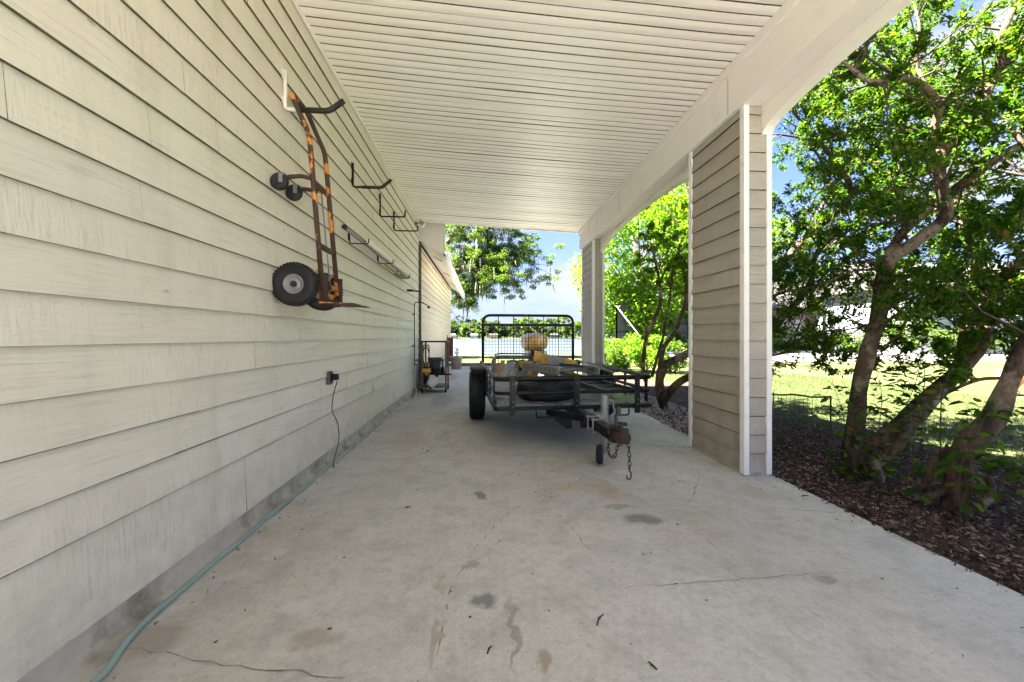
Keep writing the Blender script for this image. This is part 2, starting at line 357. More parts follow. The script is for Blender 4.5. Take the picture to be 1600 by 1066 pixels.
# ------------------------------------------------------------ ground, water, slab
XW, XB = -1.36, 2.03
ys = [-80, -2, 24, 26.5, 60, 296, 302, 1600]; zs = [-.03, -.03, -.05, -.75, -1.2, -1.2, .1, .3]
mb = MB(); xs = [-600, -60, -10, 10, 60, 600]
mb.add([(x, y, z) for y, z in zip(ys, zs) for x in xs], [(j*6+i, j*6+i+1, (j+1)*6+i+1, (j+1)*6+i) for j in range(len(ys)-1) for i in range(5)])
mb.build('ground', M['lawn'], kind='structure')
MB().add([(-600, 24.5, -.4), (600, 24.5, -.4), (600, 301, -.4), (-600, 301, -.4)], [(0, 1, 2, 3)])
mb = MB(); mb.add([(-600, 24.5, -.4), (600, 24.5, -.4), (600, 301, -.4), (-600, 301, -.4)], [(0, 1, 2, 3)]); mb.build('water', M['water'], kind='structure')
slab = MB(); slab.box((.47, 5.65, -.06), (3.64, 17.3, .12)); slab.box((-7, 5.65, -.065), (11.3, 17.3, .10))
slab = slab.build('driveway', M['concrete'], kind='structure')
mb = MB(); mb.box((.6, -9.5, -.055), (8.6, 12.98, .11)); mb.build('added_bounce_apron', M['bounce_apron'], kind='structure')  # unseen slab added behind the camera to bounce sunlight into the carport
mb = MB(); mb.box((28, 20.5, -.06), (38, 9, .08)); mb.build('path', M['paving'], kind='structure')
# cracks
def crack(pts, w=.004, mat='crack', amp=.012, seg=.05, dash=0):
    P = [fl(u, v) for u, v in pts]; mbk = MB(); Q = []
    for a, b in zip(P, P[1:]):
        n = max(1, int((b-a).length/seg)); d = (b-a).normalized(); nn = Vector((-d.y, d.x, 0))
        for i in range(n):
            Q.append(lerp(a, b, i/n)+nn*random.uniform(-amp, amp))
    Q.append(P[-1])
    for i in range(len(Q)-1):
        if dash and random.random() < dash: continue
        a, b = Q[i], Q[i+1]; d = (b-a).normalized(); nn = Vector((-d.y, d.x, 0))
        t0 = math.sin(math.pi*min(.95, max(.08, i/len(Q)))); ww = w*.6*(.4+.8*t0)*random.uniform(.5, 1.3)
        z = Vector((0, 0, .003)); mbk.add([a+nn*ww+z, b+nn*ww+z, b-nn*ww+z, a-nn*ww+z], [(3, 2, 1, 0)])
    mbk.build('crack', M[mat], slab)
crack([(180, 1010), (260, 1020), (330, 1035), (420, 1045), (540, 1060)], .003)
crack([(940, 725), (890, 760), (860, 782), (800, 795), (740, 860)], .004, 'crack_rust', .012, .03, .3)
crack([(735, 870), (700, 930), (690, 1000), (680, 1060)], .0035, 'crack_rust', .008, .03, .55)
crack([(920, 955), (975, 920), (1060, 912), (1200, 903), (1330, 895)], .0022)
crack([(870, 800), (920, 860), (985, 912)], .0025, 'crack_rust', .01, .04, .4)
crack([(1100, 742), (1085, 755), (1088, 770), (1075, 790)], .004)
crack([(1200, 795), (1260, 798), (1325, 803)], .005)
crack([(830, 796), (900, 795), (1000, 790), (1080, 792), (1200, 795)], .0025, 'crack', .01, .05, .35)
crack([(640, 790), (700, 797), (780, 797)], .002, 'crack', .01, .05, .5)
crack([(1025, 698), (1078, 699)], .01, amp=.001)
crack([(600, 655), (760, 663), (900, 668), (1050, 672)], .003, amp=.002)
crack([(1060, 800), (1110, 850), (1150, 890)], .002, 'crack_rust', .01, .05, .4)
# mulch bed
def bed_edge(y): return 4.45+.35*math.sin(y*.9+1)+.15*math.sin(y*2.3)
mb = MB(); n = 90; m_ = 22; vs = []
for j in range(n+1):
    y = -5+j*16/n; x1 = bed_edge(y)
    for i in range(m_+1):
        x = lerp(2.285, x1, i/m_); h = -.012+.022*mn.noise(Vector((x*1.3, y*1.3, 0)))+.012*mn.noise(Vector((x*5, y*5, 3)))
        if i == 0: h = -.03
        if i == m_: h = -.032
        vs.append((x, y, h))
mb.add(vs, [(j*(m_+1)+i, j*(m_+1)+i+1, (j+1)*(m_+1)+i+1, (j+1)*(m_+1)+i) for j in range(n) for i in range(m_)], 0, True)
mb.build('mulch_bed', M['soil'], kind='structure')
def bedz(x, y): return -.012+.022*mn.noise(Vector((x*1.3, y*1.3, 0)))+.012*mn.noise(Vector((x*5, y*5, 3)))
def scatter_quads(name, pts, size, aspect, mat, tilt=.5, thick=True, **k):
    N = len(pts); P = np.array(pts); ang = rng.uniform(0, 2*np.pi, N); tl = rng.normal(0, tilt, N); rl = rng.normal(0, tilt, N)
    s = rng.uniform(size[0], size[1], N); asp = rng.uniform(aspect[0], aspect[1], N)
    ax = np.stack([np.cos(ang)*np.cos(tl), np.sin(ang)*np.cos(tl), np.sin(tl)], 1)*s[:, None]
    ay = np.stack([-np.sin(ang)*np.cos(rl), np.cos(ang)*np.cos(rl), np.sin(rl)], 1)*(s*asp)[:, None]
    az = np.cross(ax, ay); az /= np.linalg.norm(az, axis=1)[:, None]; az *= (s*.12)[:, None]
    V = np.concatenate([P-ax-ay*.6, P+ax*.8-ay, P+ax+ay*.7, P-ax*.7+ay, P-ax*.9-ay*.5+az, P+ax*.7-ay*.9+az, P+ax*.9+ay*.6+az, P-ax*.6+ay*.9+az], 1).reshape(-1, 3)
    base = (np.arange(N)*8)[:, None, None]; fs = np.array([[4,5,6,7],[0,1,5,4],[1,2,6,5],[2,3,7,6],[3,0,4,7]])[None]
    Fc = (base+fs).reshape(-1, 4)
    return npmesh(name, V, Fc, mat, **k)
def npmesh(name, V, Fc, mat, parent=None, smooth=False, **k):
    me = bpy.data.meshes.new(name); me.vertices.add(len(V)); me.vertices.foreach_set('co', V.astype(np.float32).ravel())
    q = Fc.shape[1]; me.loops.add(Fc.size); me.loops.foreach_set('vertex_index', Fc.astype(np.int32).ravel())
    me.polygons.add(len(Fc)); me.polygons.foreach_set('loop_start', (np.arange(len(Fc))*q).astype(np.int32)); me.polygons.foreach_set('loop_total', np.full(len(Fc), q, np.int32))
    if smooth: me.polygons.foreach_set('use_smooth', np.ones(len(Fc), bool))
    me.update(calc_edges=True); me.validate(); me.materials.append(mat)
    o = bpy.data.objects.new(name, me); COL.objects.link(o)
    if parent: o.parent = parent
    return tag(o, **k)
pts = []
while len(pts) < 42000:
    y = random.uniform(-.8, 9) if random.random() < .35 else random.uniform(.6, 4.5); x = random.uniform(2.25, bed_edge(y)+.1)
    if x < 2.34 and random.random() < .6: continue
    pts.append((x, y, bedz(x, y)+random.uniform(0, .02)))
scatter_quads('bark_mulch', pts, (.005, .017), (.2, .65), M['chip'], .35, kind='stuff', label='brown and grey shredded bark mulch with dry leaves covering the bed beside the driveway')
pts = []
while len(pts) < 5000:
    y = random.uniform(4.0, 8); x = random.uniform(2.25, 3.1)
    pts.append((x, y, bedz(x, y)+random.uniform(0.005, .02)))
scatter_quads('gravel', pts, (.008, .02), (.6, 1), M['pebble'], .5, kind='stuff', label='loose grey gravel beside the slab between the two siding-clad columns')
# grass blades near the bed
N = 90000
X = rng.uniform(3.9, 9.5, N); Y = rng.uniform(-.5, 11, N); keep = np.array([x > bed_edge(y)-.05 for x, y in zip(X, Y)]); X = X[keep]; Y = Y[keep]; N = len(X)
h = rng.uniform(.02, .06, N); a = rng.uniform(0, 6.28, N); wd = rng.uniform(.002, .004, N); lx = rng.normal(0, .018, N); ly = rng.normal(0, .018, N)
B = np.stack([X, Y, np.full(N, -.035)], 1); W_ = np.stack([np.cos(a)*wd, np.sin(a)*wd, 0*a], 1); Tp = B+np.stack([lx, ly, h], 1)
V = np.stack([B-W_, B+W_, Tp], 1).reshape(-1, 3); npmesh('grass', V, np.arange(3*N).reshape(-1, 3), M['blade'], kind='stuff', label='short sunlit lawn grass beyond the mulch bed')

# ------------------------------------------------------------ siding
def siding_face(mb, o, d, nrm, length, z0, z1, pitch, first=None, joints=3.0, t=.017, wob=.0015, me=1, shade_strip=.008):
    """lap boards on a vertical face: o start point, d along, nrm outwards; slot 0 face, slot me drip edge and painted lap-shadow band"""
    o = Vector((o[0], o[1], 0)); d = Vector(d); nrm = Vector(nrm); z = z0; k = 0
    while z < z1-.01:
        top = min(z1, z+(first if (k == 0 and first) else pitch)); cuts = [0]
        if joints:
            s = random.uniform(.3, joints)
            while s < length-.3: cuts.append(s); s += random.uniform(.7, 1.2)*joints
        cuts.append(length)
        for a, b in zip(cuts, cuts[1:]):
            g0 = .0006 if a > 0 else 0; g1 = .0006 if b < length else 0; n = max(1, int((b-a)/.6)); tt = t+random.uniform(-.002, .002)
            P = [a+g0+(b-a-g0-g1)*i/n for i in range(n+1)]; vs = []
            for s_ in P:
                q = o+d*s_; zb = z+random.uniform(-wob, wob); zt = top+.004
                vs += [q+Vector((0, 0, zb)), q+nrm*tt+Vector((0, 0, zb-.004)), q+nrm*.002+Vector((0, 0, zt))]
            for i in range(n):
                e = i*3; mb.add([vs[e+1], vs[e+4], vs[e+5], vs[e+2]], [(0, 1, 2, 3)], 0) if False else None
            base = len(mb.v); mb.v += [tuple(v) for v in vs]
            for i in range(n):
                e = base+i*3
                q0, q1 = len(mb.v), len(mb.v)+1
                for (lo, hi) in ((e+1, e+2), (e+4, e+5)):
                    A0, A1 = Vector(mb.v[lo]), Vector(mb.v[hi]); mb.v.append(tuple(A1+(A0-A1)*(shade_strip*(1+1.3*min(1, max(0, (1.1-top)/.6)))/(A1-A0).length)))
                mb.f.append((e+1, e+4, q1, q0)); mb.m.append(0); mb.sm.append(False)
                mb.f.append((q0, q1, e+5, e+2)); mb.m.append(me); mb.sm.append(False)  # painted shadow line under the lap, wider on the low boards
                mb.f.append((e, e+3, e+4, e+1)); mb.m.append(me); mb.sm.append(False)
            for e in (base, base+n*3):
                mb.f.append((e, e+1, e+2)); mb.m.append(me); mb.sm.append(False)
        z = top; k += 1

house = empty('house', (0, 0, 0), label='cream house wall of lapped wooden boards left of the driveway', cat='house')
Y0, Y1 = -2.2, 8.25
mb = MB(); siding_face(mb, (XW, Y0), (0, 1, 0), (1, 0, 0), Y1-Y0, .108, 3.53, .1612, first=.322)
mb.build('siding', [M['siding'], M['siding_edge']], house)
mb = MB(); mb.box((XW-.155, (Y0+Y1)/2, 1.9), (.3, Y1-Y0, 3.7)); mb.box((XW-4, Y0+.2, 1.9), (7.6, .3, 3.7)); mb.box((XW-4, 16.2, 1.5), (7.6, .3, 3.2)); mb.box((XW-8, 7.1, 1.5), (.3, 18.3, 3.2)); mb.build('inner_wall', M['siding_edge'], house)
mb = MB()
n = 60; pr = [(XW+.006, .112), (XW+.014, .10), (XW+.012, .035), (XW+.035, .012), (XW+.09, .001)]
vs = []
for j in range(n+1):
    y = lerp(Y0, Y1, j/n)
    for (x, z) in pr: vs.append((x+.006*mn.noise(Vector((y*3, z*9, 1))), y, z))
k = len(pr); mb.add(vs, [(j*k+i, (j+1)*k+i, (j+1)*k+i+1, j*k+i+1) for j in range(n) for i in range(k-1)], 0, True)
mb.build('foundation', M['foundation'], house)
# wing
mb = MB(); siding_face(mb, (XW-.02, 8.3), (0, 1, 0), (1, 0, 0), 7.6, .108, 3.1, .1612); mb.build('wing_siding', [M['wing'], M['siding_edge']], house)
mb = MB(); mb.box((XW-.19, 12.1, 1.55), (.3, 7.6, 3.1)); mb.box((XW-.1, 8.18, 3.2), (.1, .1, .4)); mb.build('wing_wall', M['wing'], house)
mb = MB(); mb.box((XW-.0, 15.92, 1.55), (.07, .05, 3.05)); mb.build('corner_trim', M['trim'], house)
mb = MB(); Vs = [(XW-.01, 3.16), (-.9, 2.90), (-.9, 2.96), (XW-.01, 3.24)]
mb.add([(x, y, z) for y in (8.42, 16.4) for x, z in Vs], [(0, 4, 5, 1), (1, 5, 6, 2), (2, 6, 7, 3), (0, 1, 2, 3), (7, 6, 5, 4)])
for yv in (9.6, 11.9, 14.2): mb.box((0, 0, 0), (.28, .05, .012), 1, M=Matrix.Translation((-1.1, yv, 3.005)) @ Matrix.Rotation(R(30), 4, 'Y'))
mb.build('eave_soffit', [M['beam'], M['groove']], house)
mb = MB(); gp = [(-.895, 2.74), (-.80, 2.74), (-.775, 2.79), (-.785, 2.84), (-.765, 2.88), (-.765, 2.90), (-.775, 2.90), (-.79, 2.86), (-.895, 2.76)]
mb.add([(x, y, z) for y in (8.40, 16.4) for x, z in gp], [(i, 9+i, 9+(i+1) % 9, (i+1) % 9) for i in range(9)]+[tuple(range(9)), tuple(range(17, 8, -1))])
mb.build('gutter', M['trim'], house)
mb = MB()
for i in range(7):
    x0 = XW+.005+i*.072; x1 = x0+.069; zb0 = 3.17-(x0-XW)*.55; zb1 = 3.17-(x1-XW)*.55
    mb.add([(x0, 8.3, zb0), (x1, 8.3, zb1), (x1, 8.3, 3.6), (x0, 8.3, 3.6), (x0, 8.32, zb0), (x1, 8.32, zb1), (x1, 8.32, 3.6), (x0, 8.32, 3.6)], [(0, 1, 2, 3), (1, 5, 6, 2), (4, 0, 3, 7), (4, 5, 1, 0)])
mb.box((XW+.27, 8.345, 3.37), (.5, .04, .5), 1); mb.box((XW+.53, 8.31, 3.24), (.035, .05, .74), 2)
mb.box((0, 0, 0), (.56, .03, .05), 2, M=Matrix.Translation((XW+.25, 8.285, 3.03)) @ Matrix.Rotation(R(28), 4, 'Y'))
mb.build('gable_panel', [M['beam'], M['groove'], M['trim']], house)
mb = MB(); rp = [(2.62, 3.40), (2.62, 3.50), (-5.2, 6.4), (-13, 3.5), (-13, 3.40), (-5.2, 6.28)]
mb.add([(x, y, z) for y in (-1.8, 8.12) for x, z in rp], [(i, 6+i, 6+(i+1) % 6, (i+1) % 6) for i in range(6)]+[(5, 4, 3, 2), (0, 5, 2, 1), (11, 8, 9, 10), (6, 7, 8, 11)])
rp = [(-.5, 4.56), (-.5, 4.66), (-5.2, 6.4), (-9, 4.98), (-9, 4.88), (-5.2, 6.28)]
mb.add([(x, y, z) for y in (8.13, 9.5) for x, z in rp], [(i, 6+i, 6+(i+1) % 6, (i+1) % 6) for i in range(6)]+[(5, 4, 3, 2), (0, 5, 2, 1), (11, 8, 9, 10), (6, 7, 8, 11)])  # extra piece added out of view to keep sun off the gable panel
rp = [(-.88, 2.96), (-.88, 3.02), (-5.2, 5.1), (-10, 3.0), (-10, 2.94), (-5.2, 5.0)]
mb.add([(x, y, z) for y in (8.4, 16.5) for x, z in rp], [(i, 6+i, 6+(i+1) % 6, (i+1) % 6) for i in range(6)]+[(5, 4, 3, 2), (0, 5, 2, 1), (11, 8, 9, 10), (6, 7, 8, 11)])
mb.build('roof', M['roof'], house)
mb = MB()
mb.tube(fillet([(XW+.035, 8.2, 3.1), (XW+.035, 8.2, .06)], .01), .032, 4, flat=(1.2, .8), smooth=False)
for z in (.7, 1.9, 2.9): mb.box((XW+.03, 8.2, z), (.075, .1, .02))
mb.build('downspout', M['brown'], house)

# ------------------------------------------------------------ carport
carport = empty('carport', (XB+.12, 3.3, 0), label='open carport with white ribbed ceiling, arched side beam and siding-clad columns', cat='carport')
carport.location = (0, 0, 0)
CY0, CY1 = -1.75, 8.05
def cz(x): return lerp(3.495, 3.333, (x-XW)/(XB-XW))
mb = MB(); pitch = .0876; nx = 24; y = CY1; idx = 0; prof = []
while y > CY0:
    gw = .0085 if idx % 3 else .012; gd = .014
    prof += [(y, 0, 0), (y-(pitch-gw)*.5, -.003, 0), (y-(pitch-gw), 0, 1), (y-(pitch-gw)-gw*.3, gd, 1), (y-pitch+gw*.2, gd, 1)]; y -= pitch; idx += 1
vs = []; fs = []; ms = []
for j, (yy, dz, m_) in enumerate(prof):
    pan = int((CY1-yy+1e-6)/(pitch*3)); pr_ = (math.sin(pan*12.9898)*43758.5) % 1
    for i in range(nx+1):
        t = i/nx; x = lerp(XW+.01, XB+.005, t); sag = (.010+.010*pr_)*math.sin(math.pi*t)**.6 + .004*mn.noise(Vector((x*1.5, pan*3.1, 0)))
        yb = yy-.035*math.sin(math.pi*t)**.5*(1-.3*t)*0
        vs.append((x, yb, cz(x)-sag+dz))
for j in range(len(prof)-1):
    for i in range(nx):
        fs.append((j*(nx+1)+i, (j+1)*(nx+1)+i, (j+1)*(nx+1)+i+1, j*(nx+1)+i+1)); ms.append(1 if prof[j][2] else 0)
mb.v = vs; mb.f = fs; mb.m = ms; mb.sm = [False]*len(fs)
mb.build('ceiling', [M['ceiling'], M['groove']], carport)
mb = MB(); mb.box((XW+.022, (CY0+CY1)/2, 3.487), (.02, CY1-CY0, .03)); 
M4 = Matrix.Translation(((XW+XB)/2, CY1+.012, (cz(XW)+cz(XB))/2-.002)) @ Matrix.Rotation(math.atan((cz(XW)-cz(XB))/(XB-XW)), 4, 'Y')
mb.box((0, 0, 0), (XB-XW+.02, .022, .055), M=M4); mb.build('edge_trim', M['beam'], carport)
mb = MB(); yb0, yb1 = -1.7, 8.0
mb.box((XB+.085, (yb0+yb1)/2, 3.25), (.17, yb1-yb0, .64), 0)
mb.box((XB-.012, (yb0+yb1)/2, 3.29), (.022, yb1-yb0, .075), 0)
for yj in (7.2, 3.05, 5.6): mb.box((XB-.0015, yj, 3.09), (.001, .004, .30), 1)
mb.build('beam', [M['beam'], M['groove']], carport)
COLY = [(-1.32, -.50), (2.88, 3.70), (7.08, 7.90)]
mb = MB()
x0, x1 = XB+.1725, XB+.255
def archz(y):
    for (a, b) in ((COLY[0][1], COLY[1][0]), (COLY[1][1], COLY[2][0])):
        if a < y < b:
            c = (a+b)/2; hw = (b-a)/2; return 2.70+.205*max(0, 1-((y-c)/hw)**2)**.5
    return 2.70
yy = []
for (a, b) in ((COLY[0][1], COLY[1][0]), (COLY[1][1], COLY[2][0])):
    yy += [(a+b)/2-(b-a)/2*math.cos(math.pi*i/28) for i in range(29)]
yy = [yb0]+yy+[yb1]; vs = []
for y in yy: z = archz(y); vs += [(x0, y, z), (x1, y, z), (x1, y, 3.42), (x0, y, 3.42)]
k = len(yy); mb.add(vs, [(j*4+i, j*4+(i+1) % 4, (j+1)*4+(i+1) % 4, (j+1)*4+i) for j in range(k-1) for i in range(4)]+[(0, 3, 2, 1), ((k-1)*4, (k-1)*4+1, (k-1)*4+2, (k-1)*4+3)])
mb.build('arch_board', M['beam'], carport)
mb = MB(); mb.box((2.45, (yb0+yb1)/2, 3.39), (.34, yb1-yb0+.1, .02)); mb.box((2.628, (yb0+yb1)/2, 3.42), (.02, yb1-yb0+.1, .16)); mb.build('outer_soffit', M['beam'], carport)
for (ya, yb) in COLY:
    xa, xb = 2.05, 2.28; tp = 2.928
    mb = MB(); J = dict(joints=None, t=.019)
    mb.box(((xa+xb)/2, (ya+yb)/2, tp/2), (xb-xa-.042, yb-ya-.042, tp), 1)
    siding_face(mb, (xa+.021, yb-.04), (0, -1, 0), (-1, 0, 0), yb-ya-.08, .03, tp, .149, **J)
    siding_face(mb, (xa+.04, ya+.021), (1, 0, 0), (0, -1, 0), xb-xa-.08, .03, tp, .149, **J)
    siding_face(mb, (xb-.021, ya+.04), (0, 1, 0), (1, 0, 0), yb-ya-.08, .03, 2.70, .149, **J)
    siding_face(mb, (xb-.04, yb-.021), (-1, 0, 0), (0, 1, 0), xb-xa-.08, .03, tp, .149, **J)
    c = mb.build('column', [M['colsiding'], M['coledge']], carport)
    mb = MB()
    for sx, xx in ((1, xa), (-1, xb)):
        for sy, yy_ in ((1, ya), (-1, yb)):
            zt = tp if sx > 0 else 2.698
            mb.box((xx+sx*.02, yy_+sy*.0075, (zt+.008)/2), (.044, .019, zt-.008), bev=.002); mb.box((xx+sx*.006, yy_+sy*.0345, (zt+.008)/2), (.016, .035, zt-.008), bev=.002)
    mb.build('corner_trim', M['trim'], c)
    mb = MB(); mb.box(((xa+xb)/2, (ya+yb)/2, .012), (xb-xa-.005, yb-ya-.005, .03)); mb.build('column_base', M['foundation'], c)
#PART2
# ------------------------------------------------------------ things on the house wall
def hook(y, z0, z1, arm, tip, r, pad, label, tz=.0, group='storage hooks screwed to the house wall'):
    t = empty('wall_hook', (XW+.015, y, z1), label=label, cat='wall hook', group=group)
    mb = MB(); mb.tube(fillet([(.012, 0, z0-z1), (.012, 0, 0), (arm, 0, tz), tip], .03), r, 8)
    mb.box((.003, 0, z0-z1-.03), (.006, r*3.4, .07)); mb.box((.003, 0, .06), (.006, r*3.4, .05)); mb.build('hook_bar', M['whiteplastic'] if pad == 2 else M['black'], t)
    if pad:
        mb = MB(); mb.tube(fillet([(.10, 0, tz*.2), (arm, 0, tz), (tip[0]*.97+arm*.03, tip[1], tip[2])], .03), r*1.45, 10); mb.build('rubber_sleeve', M['rubber'], t)
    return t
hook(2.70, 2.90, 2.635, .30, (.40, 0, .075), .0125, 2, 'large hook nearest the camera, black rubber sleeved, holding the hand truck')
hook(4.05, 2.88, 2.635, .30, (.40, 0, .085), .0110, 1, 'second hook with black rubber sleeve and raised tip, nothing hanging on it')
hook(5.10, 2.95, 2.66, .33, (.33, 0, .085), .010, 0, 'bare dark hook, third along the wall after the rubber sleeved pair')
hook(5.88, 2.97, 2.69, .36, (.36, 0, .085), .010, 0, 'farthest of the four upper hooks, bare and dark near the eave')
for i, (yy_, lab) in enumerate([(3.95, 'nearest low bracket under the long metal poles on the wall'), (5.0, 'middle low bracket holding the long metal poles'), (6.1, 'farthest low bracket holding the long metal poles near the shower head')]):
    hook(yy_, 2.14, 2.03, .20, (.20, 0, .05), .006, 0, lab, group='low brackets under the poles')
def pole(a, b, r, mat, label, cat, name, cap=True, group=None):
    a = Vector(a); b = Vector(b); t = empty(name, a, label=label, cat=cat, group=group)
    mb = MB(); mb.tube([(0, 0, 0), b-a], r, 12); mb.build('tube', M[mat], t)
    if cap:
        d = (b-a).normalized()
        for q0 in (Vector((0, 0, 0)), b-a): sg = -1 if q0.length < .1 else 1; mb = MB(); mb.tube([q0+d*.012*sg, q0-d*.03*sg], r*1.12, 12); mb.build('end_cap', M['rubber'], t)
pole((-1.235, 3.52, 2.075), (-1.25, 6.5, 2.075), .018, 'alu', 'long silver metal pole with black end caps, lowest on the wall brackets', 'pole', 'metal_pole', group='poles on the wall brackets')
pole((-1.19, 4.1, 2.085), (-1.2, 6.2, 2.085), .026, 'whiteplastic', 'thick white pipe lying on the low wall brackets', 'pipe', 'plastic_pipe', False)
pole((-1.27, 4.25, 2.115), (-1.28, 6.75, 2.115), .013, 'alu_dark', 'thin grey metal pole closest to the wall boards', 'pole', 'metal_pole', group='poles on the wall brackets')
t = empty('wooden_oar', (-1.22, 4.9, 2.00), label='tan wooden paddle blade tucked under the metal poles', cat='paddle')
mb = MB(); mb.box((0, .95, 0), (.13, .42, .018), bev=.006); mb.build('blade', M['wood'], t)
mb = MB(); mb.tube([(0, 0, 0), (0, .78, 0)], .014, 8); mb.build('shaft', M['wood'], t)

# hand truck, in world coordinates relative to its origin
HT = Vector((-1.08, 2.68, 1.32)); t = empty('hand_truck', HT, label='rusty orange two-wheeled hand truck hanging from the nearest wall hook', cat='hand truck')
def H(x, y, z): return Vector((x, y, z))-HT
mb = MB(); w_ = .27
loop = fillet([H(-1.075, 2.68, 1.32), H(-1.167, 2.68, 2.46), H(-1.29, 2.68, 2.74), H(-1.30, 2.95, 2.76), H(-1.172, 2.95, 2.46), H(-1.075, 2.95, 1.32)], .05)
mb.tube(loop, .0165, 10)
mb.build('frame', M['handtruck'], t)
for z, q in ((2.13, 1), (1.72, 0), (1.45, 0)):
    f = (z-1.32)/1.14; x = lerp(-1.075, -1.167, f); mb = MB()
    pts = [H(x, 2.68, z), H(x+(.02 if q else .0), 2.815, z-.005), H(x, 2.95, z)]
    mb.tube(pts, .012, 8, flat=(1, 1.8)); mb.build('crossbar', M['handtruck'], t)
mb = MB(); mb.tube([H(-1.08, 2.815, 1.42), H(-1.145, 2.815, 2.13)], .005, 6); mb.build('centre_rod', M['galv'], t)
mb = MB(); M4 = Matrix.Translation(H(-.975, 2.815, 1.325)) @ Matrix.Rotation(R(2), 4, 'Y'); mb.box((0, 0, 0), (.23, .36, .006), M=M4); mb.box(H(-1.085, 2.815, 1.36), (.006, .34, .08))
mb.build('toe_plate', M['handtruck'], t)
for y in (2.68, 2.95): mb = MB(); mb.box(H(-1.07, y, 1.43), (.045, .02, .20), bev=.004); mb.build('bracket_plate', M['rust'], t)
AX = (-1.22, 1.44)
for y, sy in ((2.60, -1), (3.03, 1)):
    wh = MB(); T = Matrix.Translation(H(AX[0], y, AX[1])) @ Matrix.Rotation(R(90), 4, 'X')
    wh.lathe([(.062, -.028), (.10, -.036), (.124, -.034), (.139, -.020), (.142, -.008), (.142, .008), (.139, .020), (.124, .034), (.10, .036), (.062, .028)], T, 40)
    for k in range(40):
        a = 2*math.pi*k/40
        wh.box((0, 0, 0), (.0045, .013, .050), M=T @ Matrix.Rotation(a, 4, 'Z') @ Matrix.Translation((.1405, 0, 0)))
    wh = wh.build('wheel', M['rubber'], t)
    rm = MB(); s = 1
    rm.lathe([(.0, .020), (.022, .020), (.026, .012), (.045, .010), (.052, .022), (.064, .029), (.064, -.029), (.052, -.022), (.045, -.010), (.026, -.012), (.022, -.020), (0, -.020)], T, 32)
    rm.build('rim', M['galv'], wh)
    hb = MB(); hb.lathe([(0, .040), (.016, .038), (.020, .030), (.020, -.030), (.016, -.038), (0, -.040)], T, 16); hb.build('hub_cap', M['rust'], wh)
mb = MB(); mb.tube([H(AX[0], 2.60, AX[1]), H(AX[0], 3.03, AX[1])], .009, 8); mb.build('axle', M['handtruck'], t)
for y in (2.69, 2.94):
    mb = MB(); mb.tube([H(-1.095, y, 1.57), H(AX[0], y, AX[1])], .008, 6); mb.tube([H(-1.08, y, 1.36), H(AX[0], y, AX[1])], .008, 6); mb.build('axle_brace', M['orangepaint'], t)
for (y, cy, zz) in ((2.68, 2.545, 0), (2.95, 2.735, 0)):
    mb = MB(); mb.tube(fillet([H(-1.14, y, 2.16), H(-1.22, y, 2.18), H(-1.27, cy+.04, 2.13)], .03), .014, 8); mb.build('caster_arm', M['handtruck'], t)
    mb = MB(); T = Matrix.Translation(H(-1.292, cy, 2.085)) @ Matrix.Rotation(R(90), 4, 'X')
    mb.lathe([(.0, -.014), (.046, -.015), (.055, -.008), (.055, .008), (.046, .015), (0, .014)], T, 24); c = mb.build('caster_wheel', M['rubber'], t)
    mb = MB(); mb.box(H(-1.275, cy-.022, 2.105), (.025, .006, .06), bev=.002); mb.box(H(-1.275, cy+.022, 2.105), (.025, .006, .06), bev=.002); mb.box(H(-1.265, cy, 2.13), (.03, .05, .008)); mb.build('caster_fork', M['galv'], c)

# outlet, plug, cord
t = empty('wall_socket', (XW+.014, 3.46, .74), label='grey weathered electrical socket box low on the boarded wall', cat='socket')
mb = MB(); mb.box((.012, 0, 0), (.03, .075, .115), bev=.006); mb.build('box', M['alu_dark'], t)
mb = MB(); mb.box((.030, 0, 0), (.006, .05, .09), bev=.002); mb.build('face_plate', M['black'], t)
t = empty('extension_lead', (XW+.06, 3.47, .735), label='thin dark power cord plugged into the wall socket and trailing to the floor', cat='power cord')
mb = MB(); mb.box((.005, .012, .01), (.055, .045, .055), bev=.01); mb.build('plug', M['rubber'], t)
mb = MB(); q = Vector((XW+.06, 3.47, .735))
mb.tube(catmull([Vector((XW+.08, 3.49, .71))-q, Vector((XW+.045, 3.50, .60))-q, Vector((XW+.03, 3.50, .45))-q, Vector((XW+.035, 3.62, .30))-q, Vector((XW+.05, 3.60, .15))-q, Vector((XW+.075, 3.42, .03))-q, Vector((XW+.12, 3.3, .008))-q], 6), .0035, 6); mb.build('cable', M['cord'], t)
t = empty('flood_light', (XW+.02, 7.75, 3.34), label='small white flood light under the eave at the far end of the wall', cat='flood light')
mb = MB(); mb.lathe([(0, 0), (.05, 0), (.05, .02), (0, .02)], Matrix.Rotation(R(90), 4, 'Y'), 16); mb.tube([(.02, 0, 0), (.07, 0, .02), (.09, -.02, 0)], .012, 8); mb.build('mount', M['brown'], t)
mb = MB(); T = Matrix.Translation((.13, -.05, -.02)) @ Matrix.Rotation(R(28), 4, 'Y') @ Matrix.Rotation(R(-10), 4, 'X'); mb.box((0, 0, 0), (.11, .13, .10), M=T, bev=.012); mb.build('housing', M['whiteplastic'], t)
mb = MB(); mb.box((0, 0, 0), (.09, .01, .075), M=T @ Matrix.Translation((0, -.067, 0))); mb.build('lens', M['alu'], t)
